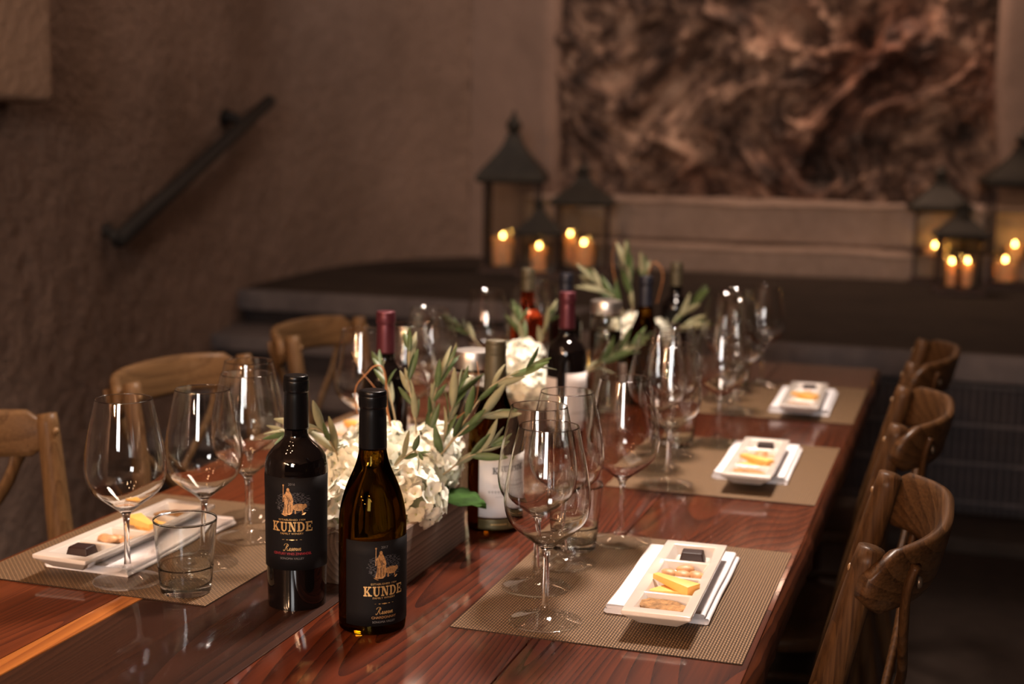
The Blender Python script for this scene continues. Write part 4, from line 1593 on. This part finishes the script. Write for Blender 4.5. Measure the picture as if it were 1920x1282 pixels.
BR = [
    ([(-0.752, 1.88, 0.123), (-0.764, 1.893, 0.192), (-0.78, 1.907, 0.237), (-0.784, 1.92, 0.285)], 'upright olive twig with the tallest tip above the near flower box', 6, .95, .30, .24),
    ([(-0.751, 1.9, 0.11), (-0.75, 1.917, 0.172), (-0.746, 1.933, 0.226), (-0.736, 1.95, 0.258)], 'bushy olive twig in the centre of the upright cluster, near flower box', 7, 1.0, .12, .28),
    ([(-0.718, 1.88, 0.118), (-0.717, 1.897, 0.172), (-0.711, 1.913, 0.210), (-0.707, 1.93, 0.232)], 'olive twig at the right edge of the upright cluster, near flower box', 6, 1.0, .08, .30),
    ([(-0.728, 1.88, 0.120), (-0.692, 1.897, 0.181), (-0.653, 1.913, 0.240), (-0.600, 1.93, 0.270)], 'long olive twig arching right across the khaki-foil bottle', 6, 1.05, .25, .42),
    ([(-0.706, 1.86, 0.115), (-0.676, 1.867, 0.140), (-0.655, 1.873, 0.150), (-0.640, 1.88, 0.160)], 'short low olive twig pointing right over the amber bottle label', 4, .95, .2, .5),
    ([(-0.828, 1.8, 0.11), (-0.843, 1.78, 0.160), (-0.859, 1.76, 0.190), (-0.895, 1.74, 0.185)], 'olive twig reaching left behind the black-labelled bottle neck', 7, 1.0, .15, .5),
    ([(-0.821, 1.97, 0.131), (-0.84, 1.987, 0.186), (-0.859, 2.003, 0.224), (-0.875, 2.02, 0.240)], 'olive twig with pale stem behind the olive bottle foil', 4, .9, .35, .5),
    ([(-0.753, 1.78, 0.137), (-0.736, 1.773, 0.153), (-0.715, 1.767, 0.169), (-0.705, 1.76, 0.168)], 'small curled olive sprig lying on the front of the near blooms', 4, .75, .1, .7),
    ([(-0.723, 1.88, 0.133), (-0.688, 1.887, 0.175), (-0.662, 1.893, 0.198), (-0.645, 1.9, 0.203)], 'olive twig below the long arching one, right of near flowers', 3, 1.0, .45, .5),
    ([(-0.859, 2.8, 0.087), (-0.881, 2.807, 0.165), (-0.896, 2.813, 0.205), (-0.900, 2.82, 0.220)], 'olive twig in front of the rose bottle, middle flower box', 5, 1.0, .35, .4),
    ([(-0.847, 2.8, 0.088), (-0.849, 2.807, 0.167), (-0.842, 2.813, 0.205), (-0.835, 2.82, 0.225)], 'upright olive twig just left of the burgundy-foil bottle', 5, 1.0, .35, .4),
    ([(-0.812, 2.8, 0.091), (-0.735, 2.813, 0.128), (-0.693, 2.827, 0.160), (-0.655, 2.84, 0.180)], 'olive twig spreading right of the burgundy-foil bottle', 8, 1.1, .25, .5),
    ([(-0.907, 2.8, 0.084), (-0.983, 2.807, 0.160), (-1.010, 2.813, 0.185), (-1.040, 2.82, 0.205)], 'olive twig leaning left above the first carafe lid', 4, 1.0, .45, .35),
    ([(-0.777, 3.33, 0.141), (-0.808, 3.337, 0.208), (-0.852, 3.343, 0.240), (-0.880, 3.35, 0.262)], 'olive twig leaning left above the second carafe', 6, 1.25, .3, .45),
    ([(-0.764, 3.33, 0.142), (-0.775, 3.337, 0.22), (-0.787, 3.343, 0.275), (-0.793, 3.35, 0.305)], 'tallest olive twig of the far flower box', 7, 1.25, .25, .4),
    ([(-0.751, 3.33, 0.143), (-0.749, 3.34, 0.210), (-0.748, 3.35, 0.250), (-0.750, 3.36, 0.285)], 'upright olive twig just behind the navy foil bottle top', 4, 1.2, .5, .3),
    ([(-0.724, 3.33, 0.131), (-0.672, 3.33, 0.165), (-0.645, 3.33, 0.190), (-0.622, 3.33, 0.220)], 'olive twig pointing up right beside the farthest bottle', 5, 1.2, .35, .4),
    ([(-0.716, 3.33, 0.118), (-0.664, 3.327, 0.148), (-0.640, 3.323, 0.160), (-0.615, 3.32, 0.170)], 'low olive twig pointing right in the far flower box', 4, 1.2, .35, .4),
]
for i, (pts, lab, npair, size, st_, spd) in enumerate(BR):
    olive_branch(pts, lab, npair, 60 + i, size, st_, spd)


def twig(pts, r, label):
    base = Vector(pts[0]) + Vector((0, 0, T))
    path = catmull([tuple(Vector(p) + Vector((0, 0, T)) - base) for p in pts], 7)
    m = len(path)
    V, F = tube(path, [r * (1 - 0.55 * i / (m - 1)) for i in range(m)], 8)
    tag(obj('willow_twig', V, F, M_TWIG, None, True, None, base), label, 'twig', 'curly willow twigs')


twig([(-0.814, 1.93, 0.106), (-0.815, 1.926, 0.157), (-0.822, 1.922, 0.200), (-0.822, 1.919, 0.240), (-0.829, 1.919, 0.258), (-0.840, 1.915, 0.258), (-0.850, 1.911, 0.247), (-0.864, 1.907, 0.230), (-0.866, 1.904, 0.210), (-0.860, 1.9, 0.185)], 0.0019, 'brown curly willow twig looping behind the olive bottle cap')
twig([(-0.767, 1.95, 0.114), (-0.742, 1.967, 0.163), (-0.700, 1.97, 0.20), (-0.695, 1.98, 0.235), (-0.705, 2.0, 0.262)], 0.0011, 'thin dark willow twig right of the upright olive cluster')
twig([(-0.81, 1.95, 0.12), (-0.86, 1.99, 0.195), (-0.90, 2.0, 0.235), (-0.92, 2.01, 0.262)], 0.0010, 'thin pale willow twig pointing up left past the burgundy foil')
twig([(-0.758, 3.35, 0.15), (-0.745, 3.35, 0.26), (-0.725, 3.35, 0.31), (-0.702, 3.35, 0.28), (-0.715, 3.35, 0.21)], 0.0024, 'brown curly willow loop above the navy-foil bottle')
twig([(-0.80, 3.36, 0.13), (-0.825, 3.37, 0.25), (-0.835, 3.37, 0.31), (-0.828, 3.37, 0.36)], 0.0020, 'thin upright willow twig in the far flower box')

# broad dark leaves at the rim of the boxes
def broad_leaf(base, tip, width, droop, label):
    b = Vector((base[0], base[1], base[2] + T))
    d = Vector(tip) - Vector(base)
    side = d.cross(Vector((0, 0, 1))).normalized()
    n, m = 16, 4
    V, F = [], []
    for k, off in ((0, 0.0), (1, 0.0006)):
        for i in range(n + 1):
            s = i / n
            w = width * (math.sin(PI * min(1, 0.02 + 0.98 * s ** 0.75)) ** 0.85) * (1 + 0.06 * (i % 2))
            for j in range(-m, m + 1):
                t_ = j / m
                p = d * s + side * (w * t_)
                z = -droop * s * s + 0.007 * abs(t_) - 0.010 * t_ * t_ + 0.002 * math.sin(s * 26 + abs(t_) * 4)
                V.append((p.x, p.y, p.z + z + off))
    K = 2 * m + 1
    N = (n + 1) * K
    for k in (0, 1):
        for i in range(n):
            for j in range(K - 1):
                q = k * N + i * K + j
                F.append([q, q + 1, q + K + 1, q + K] if k == 0 else [q, q + K, q + K + 1, q + 1])
    for i in range(n):
        for j in (0, K - 1):
            q = i * K + j
            F.append([q, q + K, N + q + K, N + q])
    tag(obj('broad_leaf', V, F, M_BROAD, None, True, None, b), label, 'leaf', 'broad green leaves')


broad_leaf((-0.752, 1.895, 0.082), (-0.640, 1.865, 0.090), 0.044, 0.016, 'broad dark green leaf over the right rim of the near flower box')
broad_leaf((-0.83, 2.72, 0.085), (-0.755, 2.70, 0.075), 0.030, 0.014, 'broad dark green leaf on the rim of the middle flower box')

# ------------------------------------------------------------------ bentwood cross-back chairs
def strip_along(path, normals, h, th, taper=None):
    """rounded board bent along a path: h tall (z), th thick (along the normal)"""
    V, F = [], []
    sec = []
    for k in range(12):
        a = 2 * PI * k / 12
        cx_ = (abs(math.cos(a)) ** 0.45) * (1 if math.cos(a) > 0 else -1)
        cz_ = (abs(math.sin(a)) ** 0.45) * (1 if math.sin(a) > 0 else -1)
        sec.append((cx_, cz_))
    for i, (p, nn) in enumerate(zip(path, normals)):
        hh = h * (taper[i] if taper else 1)
        for (a, b_) in sec:
            q = Vector(p) + Vector(nn) * (a * th / 2) + Vector((0, 0, b_ * hh / 2))
            V.append(q)
    m = len(sec)
    for i in range(len(path) - 1):
        for k in range(m):
            F.append([i * m + k, i * m + (k + 1) % m, (i + 1) * m + (k + 1) % m, (i + 1) * m + k])
    F.append(list(range(m))[::-1])
    F.append(list(range((len(path) - 1) * m, len(path) * m)))
    return V, F


def chair_proto(mat, mat_y, name='dining_chair', lean=1.0, ext=0.034, f0=0.006):
    root = empty(name, (0, 0, 0))
    hw = 0.203
    for s in (-1, 1):
        path = catmull([(0.035, s * (hw + 0.0), 0.0), (0.075, s * hw, 0.22), (0.088 * lean, s * hw, 0.44), (0.070 * lean, s * hw, 0.58), (0.034 * lean, s * hw, 0.735), (0.0, s * hw, 0.872)], 5)
        m = len(path)
        V, F = tube(path, [0.0175 + 0.0075 * (1 - abs(2 * i / (m - 1) - 1)) if i < m - 1 else 0.0165 for i in range(m)], 14)
        po = obj('back_post', V, F, mat, root)
        V, F = lathe([(0, 0.0), (0.005, 0.001), (0.006, 0.003), (0.004, 0.005), (0, 0.006)], 12)
        V = [(0.0215 + z, s * hw + y, 0.845 + x) for x, y, z in V]
        tag(obj('peg', V, F, M_PEG, po), 'small round wooden peg')
    # curved top rail fixed to the back of the posts
    path, nor, tp = [], [], []
    n = 36
    for i in range(n + 1):
        a = -1 + 2 * i / n
        y = (hw + ext) * a
        f = f0 - 0.080 * (1 - abs(a) ** 3)
        path.append((f, y, 0.832 + 0.008 * (1 - a * a)))
        tp.append(min(1.0, 0.35 + 6.5 * (1 - abs(a))) if abs(a) > 0.9 else 1.0)
    for i in range(n + 1):
        t_ = Vector(path[min(i + 1, n)]) - Vector(path[max(i - 1, 0)])
        nor.append(Vector((t_.y, -t_.x, 0)).normalized())
    V, F = strip_along(path, nor, 0.082, 0.021, tp)
    V = [(v.x + (0.835 - v.z) * 0.24 * lean, v.y, v.z) for v in V]           # leans with the posts
    obj('top_rail', V, F, mat_y, root)
    # crossing straps
    aa = 0.192 / (hw + ext)
    sf = f0 - 0.080 * (1 - aa ** 3) - 0.017
    for s in (-1, 1):
        pts = catmull([(sf - 0.004, s * 0.192, 0.853), (sf + 0.006, s * 0.188, 0.815), (sf + 0.012 - 0.004 * s, s * 0.148, 0.740), (sf + 0.018 - 0.007 * s, s * 0.055, 0.655), (sf + 0.045 - 0.006 * s, -s * 0.06, 0.560), (0.072, -s * 0.155, 0.470)], 6)
        nn = []
        m = len(pts)
        for i in range(m):
            t_ = (Vector(pts[min(i + 1, m - 1)]) - Vector(pts[max(i - 1, 0)])).normalized()
            nn.append(t_)
        # blade: wide across, thin front to back
        V, F = [], []
        for i, p in enumerate(pts):
            t_ = nn[i]
            across = Vector((1, 0, 0)).cross(t_).normalized()
            thin = t_.cross(across).normalized()
            w = 0.0125 if i > 8 else 0.0155
            for k in range(10):
                a = 2 * PI * k / 10
                V.append(Vector(p) + across * w * math.cos(a) + thin * 0.0065 * math.sin(a))
        for i in range(m - 1):
            for k in range(10):
                F.append([i * 10 + k, i * 10 + (k + 1) % 10, (i + 1) * 10 + (k + 1) % 10, (i + 1) * 10 + k])
        F.append(list(range(10))[::-1])
        F.append(list(range((m - 1) * 10, m * 10)))
        stp = obj('cross_strap', V, F, mat, root)
        V, F = lathe([(0, 0.0), (0.008, 0.0005), (0.008, 0.003), (0.005, 0.006), (0, 0.0065)], 12)
        V = [(sf - 0.006 - z, s * 0.191 + y, 0.832 + x) for x, y, z in V]
        tag(obj('bolt', V, F, M_BOLT, stp), 'dark round bolt head')
    # seat
    V, F = [], []
    n = 40
    outl = []
    for k in range(n):
        a = 2 * PI * k / n
        c, s = math.cos(a), math.sin(a)
        e = 0.5
        fx = 0.285 + 0.205 * (abs(c) ** e) * (1 if c > 0 else -1)
        wy = (0.205 + 0.02 * (fx - 0.285) / 0.2) * (abs(s) ** e) * (1 if s > 0 else -1)
        outl.append((fx, wy))
    for (sc, z) in ((0.94, 0.430), (1.0, 0.437), (1.0, 0.455), (0.96, 0.462), (0.6, 0.456), (0.0, 0.452)):
        V += [(0.285 + (a - 0.285) * sc, b_ * sc, z) for a, b_ in outl]
    for r_ in range(5):
        for k in range(n):
            F.append([r_ * n + k, r_ * n + (k + 1) % n, (r_ + 1) * n + (k + 1) % n, (r_ + 1) * n + k])
    F.append(list(range(n))[::-1])
    obj('seat', V, F, mat, root)
    for s in (-1, 1):
        V, F = tube([(0.455, s * 0.180, 0.432), (0.465, s * 0.190, 0.25), (0.475, s * 0.195, 0.0)], [0.021, 0.019, 0.015], 12)
        obj('front_leg', V, F, mat, root)
        V, F = tube([(0.075, s * hw, 0.24), (0.466, s * 0.189, 0.24)], 0.010, 10)
        obj('stretcher', V, F, mat, root)
    V, F = tube([(0.466, -0.189, 0.30), (0.466, 0.189, 0.30)], 0.010, 10)
    obj('stretcher', V, F, mat, root)
    V, F = tube([(0.078, -hw, 0.30), (0.078, hw, 0.30)], 0.010, 10)
    obj('stretcher', V, F, mat, root)
    return root


M_PEG = simple('pale_peg', (0.20, 0.115, 0.05), 0.35)
M_BOLT = simple('dark_bolt', (0.10, 0.075, 0.055), 0.35, 0.7)
CR = chair_proto(M_CH_R, M_CH_RY)
CL = chair_proto(M_CH_L, M_CH_LY, 'dining_chair', 0.55, 0.016, -0.016)
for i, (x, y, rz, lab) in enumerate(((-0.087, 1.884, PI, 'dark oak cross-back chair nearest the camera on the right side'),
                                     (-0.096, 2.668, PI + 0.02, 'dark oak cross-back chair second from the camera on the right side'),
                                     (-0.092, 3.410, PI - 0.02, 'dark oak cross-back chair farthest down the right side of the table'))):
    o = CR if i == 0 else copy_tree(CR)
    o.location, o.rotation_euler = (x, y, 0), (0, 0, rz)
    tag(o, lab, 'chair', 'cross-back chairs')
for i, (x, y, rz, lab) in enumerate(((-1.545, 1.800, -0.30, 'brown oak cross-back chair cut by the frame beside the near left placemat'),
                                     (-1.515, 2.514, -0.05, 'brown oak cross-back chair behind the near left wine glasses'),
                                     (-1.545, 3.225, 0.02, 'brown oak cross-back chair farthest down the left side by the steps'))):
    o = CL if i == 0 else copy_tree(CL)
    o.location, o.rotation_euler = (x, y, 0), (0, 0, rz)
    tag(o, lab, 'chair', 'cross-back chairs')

# ------------------------------------------------------------------ lanterns and candles
def sq(prof):
    V, F = lathe([(r * math.sqrt(2), z) for r, z in prof], 4, PI / 4)
    return V, F


def lantern(x, y, rz, w, hb, hr, label):
    """w half width of the body, hb body height, hr roof height"""
    root = empty('lantern', (x, y, 0.6505), rz)
    tag(root, label, 'lantern', 'candle lanterns on the stage')
    V, F = sq([(0, 0), (w * 1.12, 0), (w * 1.12, 0.018), (w * 1.02, 0.024), (w * 1.02, 0.032), (0, 0.032)])
    obj('base', V, F, M_LANT_F, root, False)
    pw = w * 0.11
    for sx in (-1, 1):
        for sy in (-1, 1):
            rbox('post', sx * w - (pw if sx > 0 else -0) - 0.0 if sx > 0 else -w, sx * w if sx > 0 else -w + pw, sy * w - pw if sy > 0 else -w, w if sy > 0 else -w + pw, 0.032, hb, M_LANT_F, root, 0.002, 1)
    for k in range(4):
        g = w - pw * 0.5
        V, F = box_vf(-w + pw, w - pw, -0.001, 0.001, 0.034, hb - 0.002)
        a = k * PI / 2
        o = obj('pane', V, F, M_PANE, root, False, None, (g * math.sin(a), -g * math.cos(a), 0), (0, 0, a))
    E_ = w * 1.24
    V, F = sq([(w * 1.0, hb), (w * 1.0, hb + 0.001), (w * 1.18, hb + 0.004), (E_, hb + 0.018), (E_, hb + hr * 0.09), (E_ * .95, hb + hr * .14), (E_ * .84, hb + hr * .20), (E_ * .71, hb + hr * .27), (E_ * .56, hb + hr * .35), (E_ * .42, hb + hr * .43), (E_ * .29, hb + hr * .52), (E_ * .22, hb + hr * .60), (E_ * .20, hb + hr * .66), (0, hb + hr * .665)])
    F.append([0, 3, 2, 1])
    obj('roof', V, F, M_LANT_R, root, False)
    V, F = lathe(catmull([(E_ * .14, hb + hr * .655), (E_ * .17, hb + hr * .70), (E_ * .235, hb + hr * .76), (E_ * .20, hb + hr * .83), (E_ * .10, hb + hr * .88), (E_ * .07, hb + hr * .94), (0, hb + hr)], 3), 16)
    obj('finial', V, F, M_LANT_R, root)
    return root


def candle(x, y, z, r, h, power, label):
    root = empty('candle', (x, y, z))
    tag(root, label, 'candle', 'pillar candles in the lanterns')
    V, F = lathe([(0, 0), (r - 0.003, 0), (r, 0.003), (r, h - 0.004), (r - 0.004, h), (r - 0.006, h - 0.004), (r - 0.008, h - 0.026), (r * .5, h - 0.031), (0, h - 0.032)], 32)
    obj('wax', V, F, M_WAX, root)
    V, F = tube([(0, 0, h - 0.033), (0.001, 0, h - 0.016), (0.002, 0, h - 0.008)], 0.0012, 6)
    obj('wick', V, F, M_WICK, root)
    V, F = lathe(catmull([(0, h - 0.018), (0.0055, h - 0.009), (0.0066, h - 0.001), (0.0044, h + 0.010), (0.0016, h + 0.017), (0, h + 0.020)], 4), 14)
    obj('flame', V, F, M_FLAME, root)
    bulb_light('candle_glow', (x, y, z + h - 0.004), power * 0.5, (1.0, 0.52, 0.16), 0.008)


Z = 0.6505
ZL = Z + 0.0335
lantern(-2.345, 7.20, 0.20, 0.145, 0.475, 0.395, 'tallest lantern of the left group, pagoda roof and finial, beside the pier')
lantern(-2.110, 6.93, 0.25, 0.100, 0.215, 0.215, 'smallest lantern, standing in front of the left group')
lantern(-1.985, 7.32, 0.20, 0.140, 0.360, 0.240, 'medium lantern at the right of the left group')
lantern(-0.150, 7.70, 0.12, 0.130, 0.370, 0.250, 'medium lantern at the left of the right group')
lantern(-0.030, 7.14, 0.12, 0.105, 0.265, 0.205, 'smallest lantern of the right group, standing in front')
lantern(0.250, 7.62, 0.12, 0.155, 0.510, 0.310, 'tallest lantern of the right group, cut by the right frame edge')
candle(-2.385, 7.16, ZL, 0.055, 0.155, 1.6, 'thick pillar candle lit in the tallest left lantern')
candle(-2.110, 6.93, ZL, 0.040, 0.125, 1.2, 'pillar candle lit in the small front lantern, left group')
candle(-1.970, 7.30, ZL, 0.055, 0.125, 1.6, 'thick pillar candle lit in the medium left lantern')
candle(-2.065, 7.36, ZL, 0.028, 0.165, 1.0, 'slim candle lit beside the thick one in the medium left lantern')
candle(-0.160, 7.68, ZL, 0.052, 0.155, 1.6, 'thick pillar candle lit in the medium right lantern')
candle(-0.065, 7.13, ZL, 0.022, 0.115, 0.8, 'slim candle at the left in the small right lantern')
candle(0.008, 7.14, ZL, 0.024, 0.120, 0.8, 'slim candle at the right in the small right lantern')
candle(0.190, 7.54, ZL, 0.056, 0.105, 1.4, 'short thick pillar candle lit in the tallest right lantern')
candle(0.235, 7.68, ZL, 0.036, 0.175, 1.2, 'tall candle behind the short one in the tallest right lantern')
candle(0.325, 7.60, ZL, 0.022, 0.165, 0.8, 'slim candle at the right of the tallest right lantern')

# ------------------------------------------------------------------ handrail on the left wall
hr = tag(empty('handrail', (0, 0, 0)), 'black iron handrail sloping up the left stucco wall', 'handrail')
A, B = Vector((-2.800, 4.184, 0.986)), Vector((-3.115, 5.893, 1.513))
V, F = tube([A, A + (B - A) * .33, A + (B - A) * .66, B], 0.030, 14)
obj('rail', V, F, M_IRON, hr)
for s in (0.0, 0.78):
    p = A + (B - A) * s
    V, F = tube([p, p + Vector((-0.02, 0, 0.02)), p + Vector((-0.05, 0.0, 0.035)), p + Vector((-0.10, 0.0, 0.035))], [0.026, 0.022, 0.024, 0.045], 12)
    obj('bracket', V, F, M_IRON, hr)
